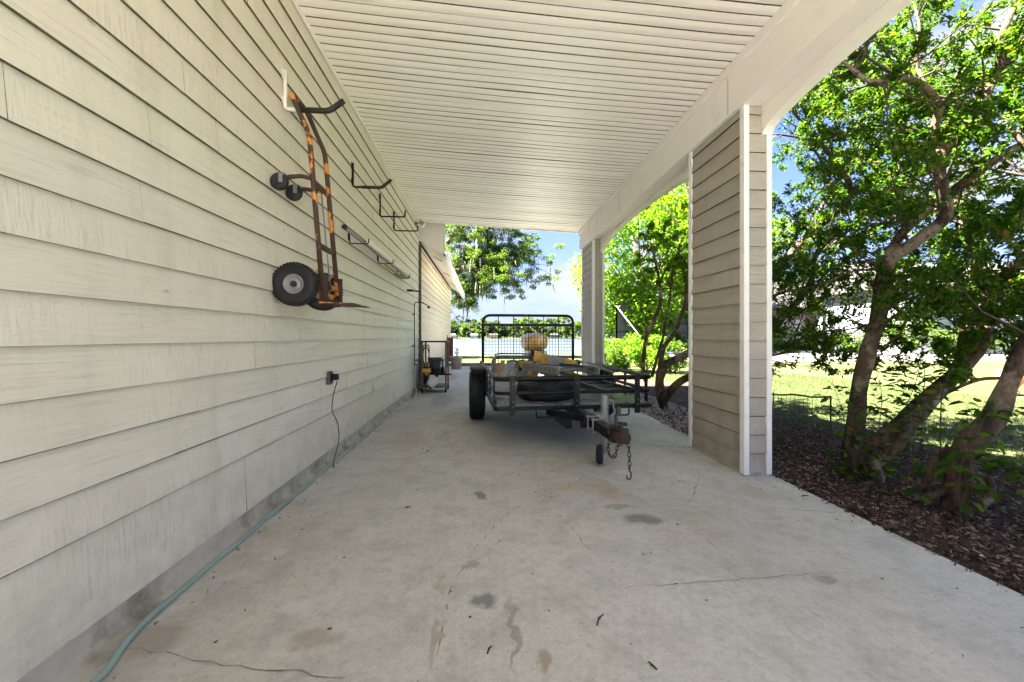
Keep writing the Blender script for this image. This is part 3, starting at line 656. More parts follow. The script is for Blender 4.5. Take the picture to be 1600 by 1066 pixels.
# outdoor shower
t = empty('outdoor_shower', (XW+.05, 7.45, .62), label='thin black outdoor shower pipe with drooping head beside the brown downspout', cat='shower')
mb = MB(); mb.tube(fillet([(0, 0, -.06), (0, 0, 1.13), (.10, .12, 1.15), (.22, .22, 1.09)], .05), .0085, 8); mb.tube([(0, 0, -.06), (.06, .1, -.06)], .0085, 8)
for z in (.3, .9): mb.box((-.02, 0, z), (.03, .03, .02))
mb.build('riser_pipe', M['black'], t)
mb = MB(); T = Matrix.Translation((.235, .23, 1.06)) @ Matrix.Rotation(R(25), 4, 'Y'); mb.lathe([(0, .03), (.012, .03), (.018, .01), (.038, -.01), (.04, -.018), (0, -.02)], T, 16); mb.build('shower_head', M['black'], t)
for dy in (.03, .14):
    mb = MB(); mb.tube([(.0, dy, .02), (.05, dy, .02)], .011, 8)
    for k in range(4): a = k*math.pi/2+.3; mb.tube([(.05, dy, .02), (.05, dy+.028*math.cos(a), .02+.028*math.sin(a))], .006, 6)
    mb.build('valve', M['galv'], t)
mb = MB(); mb.tube([(.0, -.02, .02), (0, .30, .02), (.02, .42, .03)], .012, 8); mb.build('supply_pipe', M['galv'], t)
t = empty('cable_clamp', (XW+.06, 6.95, 1.92), label='dark metal bracket bolted to the wall just above the shower head', cat='bracket')
mb = MB(); mb.box((0, 0, 0), (.12, .05, .035), bev=.006); mb.box((.10, .06, -.005), (.14, .05, .02), rz=.5, bev=.004); mb.build('bracket_arm', M['black'], t)
# garden hose along the wall
hp = [fl(150, 1066, .012)+Vector((-.1, -.22, 0)), fl(150, 1066, .012), fl(190, 1010, .012), fl(245, 945, .012), fl(300, 887, .012), fl(360, 836, .012), fl(420, 783, .012), fl(470, 738, .012), fl(515, 708, .012), fl(545, 686, .012)]
hp = [Vector((max(p.x, XW+.07), p.y, .012)) for p in hp]
hp2 = [fl(575, 664, .012), fl(610, 645, .012), fl(636, 634, .012), fl(648, 622, .012)]
hp2 = [Vector((max(p.x, XW+.08), p.y, .012)) for p in hp2]+[Vector((XW+.09, 7.42, .05)), Vector((XW+.06, 7.46, .3)), Vector((XW+.05, 7.48, .58))]
t = empty('garden_hose', (XW+.1, 3, 0), label='faded teal garden hose lying along the foot of the house wall', cat='garden hose')
q = t.location; mb = MB(); cp = catmull(hp+hp2[:1], 6); mb.tube([p-q+Vector((.004*math.sin(i*.7), 0, 0)) for i, p in enumerate(cp)], .0125, 10); mb.build('hose', M['hose'], t)
mb = MB(); mb.tube([p-q for p in catmull(hp2, 6)], .0125, 10); mb.build('hose', M['palehose'], t, label='pale grey far end of the hose rising to the tap')

# ------------------------------------------------------------ trailer
ROT = math.atan2(.061, .998)
TR = empty('utility_trailer', (.89, 3.645, 0), ROT, label='black open utility trailer with mesh ramp gate, loaded with ladders and tubes', cat='trailer')
def rect(hw, y0, y1, z, r=.07, n=5): return fillet([(0, y0, z), (hw, y0, z), (hw, y1, z), (-hw, y1, z), (-hw, y0, z), (0, y0, z)], r, n)[:-1]
HW, TL, ZD, ZR = .775, 2.5, .42, .700
def ushape(z, r=.09): return fillet([(-HW, TL, z), (-HW, 0, z), (HW, 0, z), (HW, TL, z)], r, 6)
mb = MB(); mb.tube(ushape(ZR, .08), .0235, 10); mb.build('top_rail', M['black'], TR)
mb = MB(); mb.tube(ushape(.565, .08), .017, 8); mb.build('middle_rail', M['black'], TR)
mb = MB(); mb.tube(ushape(ZD, .05), .026, 4, smooth=False); mb.box((0, TL, ZD), (2*HW, .04, .05))
for y in (.5, 1.0, 1.5, 2.0): mb.box((0, y, ZD-.02), (2*HW, .04, .04))
mb.box((0, .62, ZD-.06), (.9, .05, .06)); mb.build('chassis', M['black'], TR)
for x in (-HW-.004, HW+.004):
    for y in (.12, .62, 1.05, 1.25, 1.45, 1.9, 2.42): mb = MB(); mb.box((x, y, .555), (.012, .05, .33), bev=.002); mb.build('side_post', M['black'], TR)
for x in (-.62, 0, .61):
    mb = MB(); mb.box((x, -.034, .545), (.055, .009, .38), bev=.002); p = mb.build('front_post', M['black'], TR)
    for z in (.44, .49, .655): mb = MB(); mb.lathe([(0, -.008), (.006, -.007), (.006, 0)], Matrix.Translation((x+.005, -.038, z)) @ Matrix.Rotation(R(-90), 4, 'X'), 8); mb.build('bolt', M['galv'], p)
mb = MB(); nn = 24; wv = (TL-.06)/nn
for i in range(nn):
    y = .03+wv*(i+.5); q = [(-.5, .012), (-.35, .030), (.30, .030), (.42, .012), (.5, .004)]
    mb.add([(sx*(HW-.03), y+wv*a, ZD+h) for sx in (-1, 1) for a, h in q], [(j, j+5, j+6, j+1) for j in range(4)], 0)
mb.build('deck', M['deck'], TR)
GT = ZD+1.02; GW = HW-.035; gy = TL+.045
gate = MB(); gate.tube(fillet([(-GW, gy, ZD), (-GW, gy, GT), (GW, gy, GT), (GW, gy, ZD)], .13, 7), .0225, 10); gate.tube([(-GW, gy, GT-.155), (GW, gy, GT-.155)], .032, 4, smooth=False)
gate.tube([(-GW, gy, ZD+.03), (GW, gy, ZD+.03)], .018, 4, smooth=False); gate = gate.build('ramp_gate', M['black'], TR)
mb = MB(); k = 30
for i in range(1, k): x = -GW+2*GW*i/k; mb.tube([(x, gy+.004, ZD+.03), (x, gy+.004, GT-.155)], .0036, 4, cap=False)
k = 16
for i in range(1, k): z = lerp(ZD+.03, GT-.155, i/k); mb.tube([(-GW, gy, z), (GW, gy, z)], .0036, 4, cap=False)
for i in range(1, 6): x = -GW+2*GW*i/6; mb.tube([(x, gy-.006, ZD+.03), (x, gy-.006, GT)], .0065, 6)
mb.build('wire_mesh', M['black'], gate)
WR = .325
for sx in (-1, 1):
    x = sx*.88; T = Matrix.Translation((x, 1.59, WR)) @ Matrix.Rotation(R(90), 4, 'Y')
    mb = MB(); mb.lathe([(.17, -.075), (.24, -.098), (.285, -.098), (.312, -.086), (.325, -.07), (.325, .07), (.312, .086), (.285, .098), (.24, .098), (.17, .075)], T, 48)
    for k in range(60):
        for off in (-.045, 0, .045): mb.box((0, 0, 0), (.008, .017, .034), M=T @ Matrix.Rotation(2*math.pi*(k+.5*(off == 0))/60, 4, 'Z') @ Matrix.Translation((.3245, 0, off)))
    wl = mb.build('wheel', M['rubber'], TR)
    mb = MB(); mb.lathe([(0, sx*.03), (.05, sx*.035), (.06, sx*.02), (.12, sx*.015), (.15, sx*.05), (.175, sx*.07), (.175, -sx*.07), (.15, -sx*.05), (0, -sx*.04)], T, 32); mb.build('rim', M['galv'], wl)
    mb = MB(); vs = []
    fp = [(1.24, .63), (1.30, .685), (1.36, .705), (1.82, .705), (1.88, .685), (1.94, .63)]
    for (y, z) in fp: vs += [(sx*.785, y, z), (sx*.965, y, z), (sx*.965, y, z-.02), (sx*.96, y, z-.02), (sx*.96, y, z-.004), (sx*.785, y, z-.004)]
    mb.add(vs, [(j*6+i, j*6+(i+1) % 6, (j+1)*6+(i+1) % 6, (j+1)*6+i) for j in range(5) for i in range(6)]); mb.build('fender', M['black'], TR)
mb = MB(); mb.tube([(-.8, 1.59, WR), (.8, 1.59, WR)], .025, 8); 
for sx in (-1, 1): mb.tube(catmull([(sx*.62, 1.25, .395), (sx*.62, 1.59, .35), (sx*.62, 1.93, .395)], 5), .022, 4, smooth=False)
mb.build('axle', M['black'], TR)
mb = MB(); mb.box((0, -.27, .385), (.078, 1.44, .078), bev=.004)
for sx in (-1, 1):
    mb.add([(sx*.04, -.38, .36), (sx*.04, -.38, .41), (sx*.30, -.03, .41), (sx*.30, -.03, .36), (sx*.04, -.30, .36), (sx*.04, -.30, .41), (sx*.22, -.03, .41), (sx*.22, -.03, .36)], [(0, 1, 2, 3), (4, 7, 6, 5), (0, 4, 5, 1), (1, 5, 6, 2), (0, 3, 7, 4)])
    mb.add([(sx*.045, -.02, .36), (sx*.28, -.02, .36), (sx*.10, -.02, .22), (sx*.045, -.02, .22), (sx*.045, .0, .36), (sx*.28, 0, .36), (sx*.10, 0, .22), (sx*.045, 0, .22)], [(0, 1, 2, 3), (4, 7, 6, 5), (0, 4, 5, 1), (1, 5, 6, 2), (2, 6, 7, 3)])
mb.build('tongue', M['black'], TR)
for y in (-.62, -.50):
    mb = MB()
    for sx in (-1, 1): mb.tube([(sx*.05, y, .455), (sx*.05, y, .29)], .006, 6)
    mb.box((0, y, .432), (.13, .03, .008)); mb.box((0, y, .335), (.13, .03, .008)); mb.build('clamp', M['galv'], TR)
cp_ = MB(); P = [(-.04, 0), (-.038, -.08), (-.042, -.13), (-.036, -.19), (-.016, -.215), (.016, -.215), (.036, -.19), (.042, -.13), (.038, -.08), (.04, 0)]
n = len(P); cp_.add([(x, -.90+y, .372) for x, y in P]+[(x*.95, -.90+y, .425) for x, y in P]+[(x*.6, -.90+y*.93, .452) for x, y in P], [(i, (i+1) % n, n+(i+1) % n, n+i) for i in range(n)]+[(n+i, n+(i+1) % n, 2*n+(i+1) % n, 2*n+i) for i in range(n)]+[tuple(range(3*n-1, 2*n-1, -1)), tuple(range(n))], 0, True)
cp_.lathe([(0, .03), (.028, .028), (.03, 0), (.028, -.04)], Matrix.Translation((0, -1.10, .445)), 16)
cp_.lathe([(0, .043), (.022, .038), (.038, .022), (.044, 0), (.040, -.02), (.03, -.035)], Matrix.Translation((0, -1.105, .412)), 18)
cp_.build('coupler', M['rust'], TR)
mb = MB(); mb.tube(fillet([(.0, -.97, .45), (.0, -.95, .53), (.0, -1.0, .56)], .02), .012, 6); mb.box((0, -1.0, .575), (.03, .03, .06), bev=.006); mb.build('latch_lever', M['chain'], TR)
jk = MB(); JX, JY = .125, -.42
jk.lathe([(0, .60), (.030, .598), (.033, .59), (.033, .18), (.028, .175), (0, .175)], Matrix.Translation((JX, JY, 0)), 20); jk.box((JX-.05, JY, .40), (.10, .09, .09), bev=.006); jk.lathe([(.022, .2), (.022, .1), (0, .1)], Matrix.Translation((JX, JY, 0)), 12)
jk = jk.build('tongue_jack', M['galv'], TR)
mb = MB(); mb.tube(fillet([(JX, JY, .545), (JX+.075, JY, .555), (JX+.09, JY-.02, .36), (JX+.13, JY-.02, .35)], .02), .0065, 6); mb.build('crank', M['galv'], jk)
mb = MB(); mb.tube([(JX+.10, JY-.02, .352), (JX+.19, JY-.02, .345)], .017, 10); mb.build('crank_grip', M['rubber'], jk)
mb = MB(); T = Matrix.Translation((JX-.03, JY+.03, .082)) @ Matrix.Rotation(R(60), 4, 'Z') @ Matrix.Rotation(R(90), 4, 'X')
mb.lathe([(0, -.018), (.06, -.02), (.076, -.022), (.082, -.012), (.082, .012), (.076, .022), (.06, .02), (0, .018)], T, 28); mb.build('jack_wheel', M['rubber'], jk)
mb = MB()
for s_ in (-.03, .03):
    mb.box((0, 0, 0), (.05, .13, .005), M=T @ Matrix.Translation((0, .04, s_)))
mb.build('wheel_fork', M['galv'], jk)
def chain(pts, name, link=.04):
    P = catmull(pts, 10); L_ = [0]
    for a, b in zip(P, P[1:]): L_.append(L_[-1]+(b-a).length)
    n = max(2, int(L_[-1]/(link*.72))); mb = MB()
    def at_(s):
        for i in range(len(P)-1):
            if L_[i+1] >= s: return lerp(P[i], P[i+1], (s-L_[i])/max(1e-6, L_[i+1]-L_[i]))
        return P[-1]
    for k in range(n):
        a = at_(L_[-1]*k/n); b = at_(L_[-1]*(k+1)/n); d = (b-a).normalized(); s1 = d.orthogonal().normalized(); s2 = d.cross(s1)
        sd_ = s1 if k % 2 else s2; c = (a+b)/2; ring = [c+d*math.cos(q)*link*.5+sd_*math.sin(q)*link*.28 for q in [2*math.pi*j/10 for j in range(10)]]
        mb.tube(ring, .0036, 5, closed=True)
    e = P[-1]; hk = catmull([e, e+Vector((.012, 0, -.025)), e+Vector((.004, 0, -.06)), e+Vector((-.018, 0, -.055)), e+Vector((-.018, 0, -.035))], 4); mb.tube(hk, .005, 6)
    mb.build(name, M['chain'], TR)
chain([(.03, -1.02, .41), (.055, -1.04, .36), (.06, -1.05, .25), (.06, -1.05, .17)], 'safety_chain')
chain([(-.02, -.97, .40), (-.06, -.97, .33), (-.055, -.97, .26), (-.02, -.98, .24), (.0, -.98, .31), (.02, -1.0, .39)], 'safety_chain', .034)
chain([(-.06, -.96, .455), (-.02, -1.0, .47), (.03, -.98, .46), (.05, -.95, .44), (-.03, -.93, .46)], 'safety_chain')
for x in (-.17-.22, .40):
    mb = MB(); mb.tube(fillet([(x-.0, -.02, .40), (x-.0, -.02, .335), (x+.20 if x < 0 else x+.13, -.02, .335), (x+.20 if x < 0 else x+.13, -.02, .40)], .025), .008, 8); mb.build('step_bar', M['black'], TR)
TM = Matrix.Translation((.89, 3.645, 0)) @ Matrix.Rotation(ROT, 4, 'Z')
def tl(x, y, z): return TM @ Vector((x, y, z))
# spare tyre lying on the deck
c = tl(-.20, .42, ZD+.032); t = empty('spare_tyre', c, label='black tyre lying flat on the front of the trailer deck', cat='tyre')
mb = MB(); mb.lathe([(.16, .02), (.24, 0), (.275, .005), (.302, .03), (.31, .06), (.31, .13), (.302, .16), (.275, .185), (.24, .19), (.16, .165), (.155, .1), (.16, .02)], Matrix(), 48); mb.build('tyre', M['rubber'], t)
mb = MB(); mb.lathe([(.16, .15), (.15, .13), (.13, .08), (.05, .07), (.04, .09), (0, .09)], Matrix(), 32); mb.build('rim', M['black'], t)
# ladder
def ladder(a, b, up, width, label, mat='alu', n=9, rail=.075, name='aluminium_ladder'):
    a, b = Vector(a), Vector(b); d = (b-a); Ln = d.length; d.normalize(); up = Vector(up); sd_ = d.cross(up).normalized(); up = sd_.cross(d)
    t = empty(name, a, label=label, cat='ladder'); M3 = Matrix((sd_, d, up)).transposed().to_4x4(); t.matrix_world = Matrix.Translation(a) @ M3
    for s in (-1, 1):
        mb = MB(); x = s*width/2
        mb.box((x, Ln/2, 0), (.006, Ln, rail)); mb.box((x-s*.014, Ln/2, rail/2-.003), (.03, Ln, .006)); mb.box((x-s*.014, Ln/2, -rail/2+.003), (.03, Ln, .006)); mb.build('rail', M[mat], t)
    for k in range(n):
        y = .12+(Ln-.24)*k/(n-1); mb = MB(); mb.tube([(-width/2-.004, y, 0), (width/2+.004, y, 0)], .016, 8); mb.build('rung', M['alu_dark'], t)
    return t
ladder(tl(.02, -.06, .775), tl(-.19, 1.35, .735), (0, 0, 1), .42, 'wide aluminium ladder resting on the front rail of the trailer, rungs showing', 'alu', 11)
ladder(tl(.42, .02, .565), tl(.30, 2.3, .55), (0, .05, 1), .36, 'dull narrow ladder lying under the wide one inside the trailer', 'alu_dark', 8, .06)
# yellow padded bar
a_, b_ = tl(-.24, .95, .865), tl(.31, .95, .745)
t = empty('ladder_stabiliser', (a_+b_)/2, label='yellow bar with grey middle and black ends lying across the ladders', cat='stabiliser bar')
d = (b_-a_).normalized(); u_ = Vector((0, 0, 1)); s_ = d.cross(u_).normalized(); u_ = s_.cross(d); t.matrix_world = Matrix.Translation((a_+b_)/2) @ Matrix((d, s_, u_)).transposed().to_4x4()
Ln = (b_-a_).length
for (q0, q1, mt, nm, dd) in ((-.5, -.18, 'yellow', 'yellow_section', .115), (-.18, .16, 'plasticgrey', 'grey_section', .112), (.16, .48, 'yellow', 'yellow_section', .115)):
    mb = MB(); mb.box(((q0+q1)/2*Ln, 0, 0), ((q1-q0)*Ln-.002, .12, dd), bev=.006); mb.build(nm, M[mt], t)
for q in (-.525, .50): mb = MB(); mb.box((q*Ln, 0, .004), (.03, .13, .125), bev=.006); mb.build('end_cap', M['rubber'], t)
mb = MB(); mb.box((-.42*Ln, -.04, -.09), (.05, .05, .09), bev=.004); mb.build('foot', M['yellow'], t); mb = MB(); mb.box((.36*Ln, -.04, -.085), (.12, .05, .06), bev=.004); mb.build('foot', M['yellow'], t)
t = empty('yellow_bracket', tl(-.30, 1.08, .70), label='folded yellow bracket poking out left beneath the yellow and grey bar', cat='bracket')
mb = MB(); mb.box((-.02, 0, .055), (.12, .09, .07), rz=.3, bev=.008); mb.box((0, 0, 0), (.05, .26, .035), M=Matrix.Translation((.09, -.10, -.02)) @ Matrix.Rotation(R(-35), 4, 'Z') @ Matrix.Rotation(R(25), 4, 'X')); mb.build('arm', M['yellow'], t)
mb = MB(); mb.tube([(-.07, 0, .05), (-.07, 0, -.02)], .02, 8); mb.build('pad', M['rubber'], t)
# bundle of poles from front left to rear right
names = ['first from the left', 'second from the left', 'third from the left', 'fourth from the left', 'fifth from the left', 'sixth from the left', 'seventh from the left', 'eighth from the left', 'ninth from the left', 'tenth from the left', 'eleventh from the left', 'third from the right', 'second from the right', 'rightmost']
for i in range(14):
    a_ = at(767+3.1*i, 620+.6*i, 4.0); b_ = at(794+4.6*i, 565.5-.6*(i % 3), 5.2)
    t = empty('metal_strut', a_, label=f'grey metal strut leaning in the trailer, {names[i]} of the slanted row', cat='metal strut', group='grey struts slanting across the trailer')
    mb = MB(); d = b_-a_; mb.tube([(0, 0, 0), d], .024 if i % 3 else .018, 4 if i % 3 else 8, smooth=False, flat=(1, .6)); mb.build('bar', M['alu'], t)
    mb = MB(); dn = d.normalized(); mb.tube([d-dn*.02, d+dn*.015], .025, 4, smooth=False); mb.build('end_plug', M['rubber'], t)
for i, (x, z) in enumerate(((-.66, .66), (-.60, .70))):
    mb = MB(); a_ = tl(x-.02, 1.0, z-.08); b_ = tl(x+.14, 2.2, z+.03); mb.tube([a_, b_], .045, 4, smooth=False, flat=(1, .35))
    o = mb.build('lumber_plank', M['wood']); tag(o, ['short tan plank in the trailer, lower of the pair by the left rail', 'short tan plank in the trailer, upper of the pair by the left rail'][i], 'plank', 'tan planks in the trailer')
for i in range(3):
    z = .76+.035*i; mb = MB(); x = -.66+.02*i
    P = fillet([tl(x-.02, 1.45-.05*i, .60), tl(x+.02, 2.0, z), tl(x+.10, 2.2+.04*i, z+.01), tl(.12, 2.25+.04*i, z), tl(.16, 2.0, .62)], .09, 6); mb.tube(P, .0125, 8)
    o = mb.build('bent_tube', M['alu']); tag(o, ['bent aluminium tube frame at the trailer rear, lowest of three nested', 'bent aluminium tube frame at the trailer rear, middle of three nested', 'bent aluminium tube frame at the trailer rear, topmost of three nested'][i], 'bent tube', 'nested bent tubes')
for i, (x0_, x1_, y0_, y1_, z_, lab) in enumerate([(.25, .62, .15, 1.2, .47, 'thin pale rod lying loose on the trailer deck near the right corner'), (.50, .70, .3, 2.2, .72, 'long pale rail lying beside the right side rail of the trailer')]):
    mb = MB(); mb.tube([tl(x0_, y0_, z_), tl(x1_, y1_, z_+.01)], .012+.006*i, 6); o = mb.build('loose_rod', M['alu']); tag(o, lab, 'rod')

# ------------------------------------------------------------ utility cart and things by the wall
t = empty('rolling_cart', (-.97, 7.85, 0), label='narrow rusty metal rolling cart with dark top beside the wall', cat='cart')
x0, x1, y0, y1 = -.22, .24, -.24, .24; HTop = 1.0
mb = MB(); mb.box((.01, 0, HTop), (x1-x0+.05, y1-y0+.05, .03), bev=.004); mb.build('top_frame', M['black'], t)
for x in (x0, x1):
    for y in (y0, y1):
        mb = MB(); mb.box((x, y, .54), (.032, .032, .90)); mb.build('leg', M['brown'], t)
        mb = MB(); mb.lathe([(0, -.016), (.04, -.016), (.048, -.008), (.048, .008), (.04, .016), (0, .016)], Matrix.Translation((x, y, .049)) @ Matrix.Rotation(R(90+15*x), 4, 'Y'), 18); mb.build('caster', M['rubber'], t)
mb = MB(); mb.box((.01, 0, .36), (x1-x0, y1-y0, .025)); mb.box((.20, -.26, .36), (.30, .03, .03)); mb.build('shelf', M['black'], t)
mb = MB(); mb.box((.01, 0, .115), (x1-x0, y1-y0, .04)); mb.build('bottom_shelf', M['brown'], t)
t = empty('plastic_bucket', (-.96, 7.82, .375), label='dark blue-grey lidded bucket on the shelf of the rolling cart', cat='bucket')
mb = MB(); mb.lathe([(0, 0), (.105, 0), (.135, .27), (0, .27)], Matrix(), 28); mb.build('pail', M['bucket'], t)
mb = MB(); mb.lathe([(.138, .25), (.152, .255), (.152, .30), (.13, .305), (0, .30)], Matrix(), 28); mb.build('lid', M['bucket'], t)
t = empty('power_drill', (-1.10, 7.60, .375), label='yellow power tool on the left of the cart shelf', cat='power tool')
mb = MB(); mb.box((0, 0, .06), (.17, .07, .08), bev=.015); mb.box((.0, 0, 0), (.06, .045, .06), bev=.01); mb.build('body', M['yellow'], t)
mb = MB(); mb.lathe([(0, 0), (.025, 0), (.018, .05), (.006, .08)], Matrix.Translation((.085, 0, .065)) @ Matrix.Rotation(R(90), 4, 'Y'), 12); mb.build('chuck', M['black'], t)
t = empty('white_jug', (-1.04, 7.62, .14), label='tipped white plastic jug on the bottom shelf of the rolling cart', cat='jug')
mb = MB(); T = Matrix.Rotation(R(35), 4, 'Y'); mb.lathe([(0, 0), (.085, 0), (.095, .02), (.095, .15), (.03, .20), (.03, .225), (0, .225)], T, 20); mb.build('bottle', M['whiteplastic'], t)
mb = MB(); mb.lathe([(.033, .215), (.033, .245), (0, .247)], T, 12); mb.build('cap', M['rubber'], t)
t = empty('hand_pump', (-.80, 7.68, .375), label='black upright hand pump right of the bucket on the cart', cat='pump')
mb = MB(); mb.lathe([(0, 0), (.035, 0), (.035, .10), (.015, .13), (.012, .26), (0, .26)], Matrix(), 14); mb.box((0, 0, .01), (.11, .13, .02)); mb.build('cylinder', M['black'], t)
mb = MB(); mb.tube([(-.04, 0, .26), (.04, 0, .26)], .011, 8); mb.build('handle', M['black'], t)
t = empty('pressure_washer', (-1.19, 8.08, 0), label='black and yellow pressure washer standing between the downspout and the cart', cat='pressure washer')
mb = MB(); mb.box((0, 0, .30), (.16, .22, .34), bev=.03); mb.build('body', M['black'], t)
mb = MB(); mb.box((0, -.02, .52), (.15, .2, .09), bev=.02); mb.build('cover', M['yellow'], t)
mb = MB(); mb.tube(fillet([(-.06, .06, .3), (-.06, .06, .92), (.06, .06, .92), (.06, .06, .3)], .04), .012, 8); mb.build('handle', M['black'], t)
for s in (-1, 1): mb = MB(); mb.lathe([(0, -.02), (.085, -.02), (.09, 0), (.085, .02), (0, .02)], Matrix.Translation((s*.095, .05, .09)) @ Matrix.Rotation(R(90), 4, 'Y'), 20); mb.build('wheel', M['rubber'], t)
mb = MB(); mb.tube(catmull([(.05, -.1, .5), (.09, -.16, .75), (.02, -.14, .9), (-.03, -.16, .7), (.04, -.16, .3), (.08, -.15, .1)], 6), .010, 8); mb.build('hose', M['cord'], t)
for i, (dx, dy, hh, mat, lab) in enumerate([(.13, -.06, .62, 'brown', 'short brown stake leaning by the downspout beside the cart'), (.10, .0, .5, 'alu', 'short pale metal rod leaning at the foot of the downspout')]):
    mb = MB(); mb.tube([(XW+dx, 7.9+dy, 0.01), (XW+.05, 7.95, hh)], .012, 6); o = mb.build('leaning_stick', M[mat]); tag(o, lab, 'stick')
# flower pot with red chair
P0 = fl(713, 577)
t = empty('flower_pot', P0, label='large weathered grey flower pot at the far corner of the slab', cat='flower pot')
mb = MB(); mb.lathe([(0, 0), (.15, 0), (.20, .38), (.225, .385), (.225, .44), (.20, .44), (.185, .39), (0, .39)], Matrix(), 28); mb.build('pot', M['terracotta'], t)
t = empty('flower', P0+Vector((.02, 0, .38)), label='pale pink flowering plant growing in the grey pot', cat='plant')
mb = MB()
for k in range(9): a = k*2.4; mb.tube([(0, 0, 0), (.06*math.cos(a), .06*math.sin(a), .18+.02*(k % 4))], .004, 4)
mb.build('stem', M['leaf'], t); mb = MB()
M['petal'] = simple('pink_petal', (.62, .40, .36), .7)
for k in range(60):
    a = random.uniform(0, 6.28); r_ = random.uniform(0, .11); c = Vector((r_*math.cos(a), r_*math.sin(a), random.uniform(.13, .34))); s = random.uniform(.012, .03)
    d1 = Vector([random.gauss(0, 1) for _ in range(3)]).normalized(); d2 = d1.orthogonal().normalized(); mb.add([c-d1*s, c-d2*s, c+d1*s, c+d2*s], [(0, 1, 2, 3)])
mb.build('blossom', M['petal'], t)
P1 = Vector((-1.18, 13.6, 0)); t = empty('folding_chair', P1, label='red fabric folding chair leaning against the wing wall beyond the cart', cat='chair')
mb = MB()
for s in (-.11, .11): mb.tube([(s, 0, 0), (s*.9, .25, 1.15)], .014, 6); mb.tube([(s, .3, 0), (s, 0, .75)], .014, 6)
mb.build('frame', M['black'], t); mb = MB(); mb.box((0, 0, 0), (.20, .02, .5), M=Matrix.Translation((0, .17, .82)) @ Matrix.Rotation(R(-12), 4, 'X')); mb.build('back_cloth', M['red'], t)
mb = MB(); mb.box((0, 0, 0), (.20, .02, .42), M=Matrix.Translation((0, .04, .42)) @ Matrix.Rotation(R(-20), 4, 'X')); mb.build('seat_cloth', M['red'], t)

# ------------------------------------------------------------ yard: wire fence, pedal boat, enclosure, neighbour houses
A_, B_ = Vector((3.35, 5.15, 0)), fl(1298, 664); A_.z = B_.z = -.03
t = empty('wire_fence', A_, label='low rusty wire mesh fence panel between the mulch bed and lawn', cat='wire fence')
d = B_-A_; Ln = d.length; d.normalize(); fh = .37; mb = MB()
M['wire'] = simple('rusty_wire', (.06, .045, .035), .8)
k = int(Ln/.045)
for i in range(k+1): p = d*(Ln*i/k); mb.tube([p, p+Vector((random.uniform(-.004, .004), 0, fh))], .0022, 4, cap=False)
for i in range(8): z = fh*i/7; mb.tube([Vector((0, 0, z)), d*Ln+Vector((0, 0, z))], .0022, 4, cap=False)
mb.build('mesh', M['wire'], t)
mb = MB(); mb.tube([d*(Ln*i/12)+Vector((0, 0, fh+.01*math.sin(i*1.7))) for i in range(13)], .012, 6); mb.tube([d*Ln, d*Ln+Vector((0, 0, fh+.02))], .01, 6); mb.tube([d*Ln*.5, d*Ln*.5+Vector((0, 0, fh+.02))], .008, 6); mb.build('top_branch', M['bark'], t)
# pedal boat (seen end-on)
PB = fl(834, 556); t = empty('pedal_boat', PB+Vector((0, 0, -.03)), label='orange and yellow pedal boat standing on end at the lake shore', cat='boat', rz=R(8))
prof = [(0, -.08), (.35, -.06), (.62, 0), (.66, .10), (.62, .28)]
mb = MB(); nU, nV = 24, 12; vs = []
for i in range(nV+1):
    ph = -math.pi/2+math.pi*i/nV
    for j in range(nU):
        a = 2*math.pi*j/nU; ce = lambda q, e: math.copysign(abs(q)**e, q)
        vs.append((.68*ce(math.cos(ph), .6)*ce(math.cos(a), .6), 1.1*ce(math.cos(ph), .6)*ce(math.sin(a), .7), .82+.50*ce(math.sin(ph), .65)))
mb.add(vs, [(i*nU+j, i*nU+(j+1) % nU, (i+1)*nU+(j+1) % nU, (i+1)*nU+j) for i in range(nV) for j in range(nU)], 0, True); mb.build('hull', M['boatorange'], t)
mb = MB()
for s in (-.35, .42): mb.box((s, 0, .2), (.22, 1.8, .3), bev=.08)
mb.build('float', M['whiteplastic'], t)
mb = MB(); mb.box((0, -.85, .95), (.5, .06, .3), bev=.05); mb.build('seat', M['yellow'], t)
# screened enclosure
t = empty('screen_enclosure', (8.5, 24, 0), label='tall dark screened pool enclosure with a white diagonal brace', cat='enclosure')
def wp(u, v, D): return at(u, v, D)-Vector((8.5, 24, 0))
D = 25.; a = wp(963, 476, D); b = wp(998, 471, D+1); c = wp(1075, 466, D+4)
mb = MB()
for p, q in ((a, b), (b, c)): mb.add([(p.x, p.y, 0), (q.x, q.y, 0), (q.x, q.y, q.z), (p.x, p.y, p.z), (p.x, p.y+.05, 0), (q.x, q.y+.05, 0), (q.x, q.y+.05, q.z), (p.x, p.y+.05, p.z)], [(0, 1, 2, 3), (5, 4, 7, 6), (3, 2, 6, 7)])
mb.add([(a.x, a.y, 0), (a.x, a.y, a.z), (a.x+2, a.y+6, a.z), (a.x+2, a.y+6, 0)], [(0, 1, 2, 3)])
mb.build('screen', M['mesh_dark'], t); mb = MB()
for p in (a, b, c, lerp(a, b, .0)): mb.box((p.x, p.y-.05, p.z/2), (.09, .06, p.z))
mb.tube([Vector((a.x, a.y-.04, a.z)), Vector((b.x, b.y-.04, b.z)), Vector((c.x, c.y-.04, c.z))], .05, 4); mb.tube([Vector((a.x, a.y-.04, 1.4)), Vector((b.x, b.y-.04, 1.4)), Vector((c.x, c.y-.04, 1.4))], .035, 4)
mb.build('frame', M['black'], t)
mb = MB(); mb.tube([wp(963, 478, D-.3), wp(1001, 527, D-2)], .028, 6); mb.build('brace', M['trim'], t)
def hbox(u0, u1, vt, D, depth=8, zb=-.03):
    a = at(u0, 526, D); b = at(u1, 526, D); zt = CH+(526-vt)/600*D; return a, b, zt
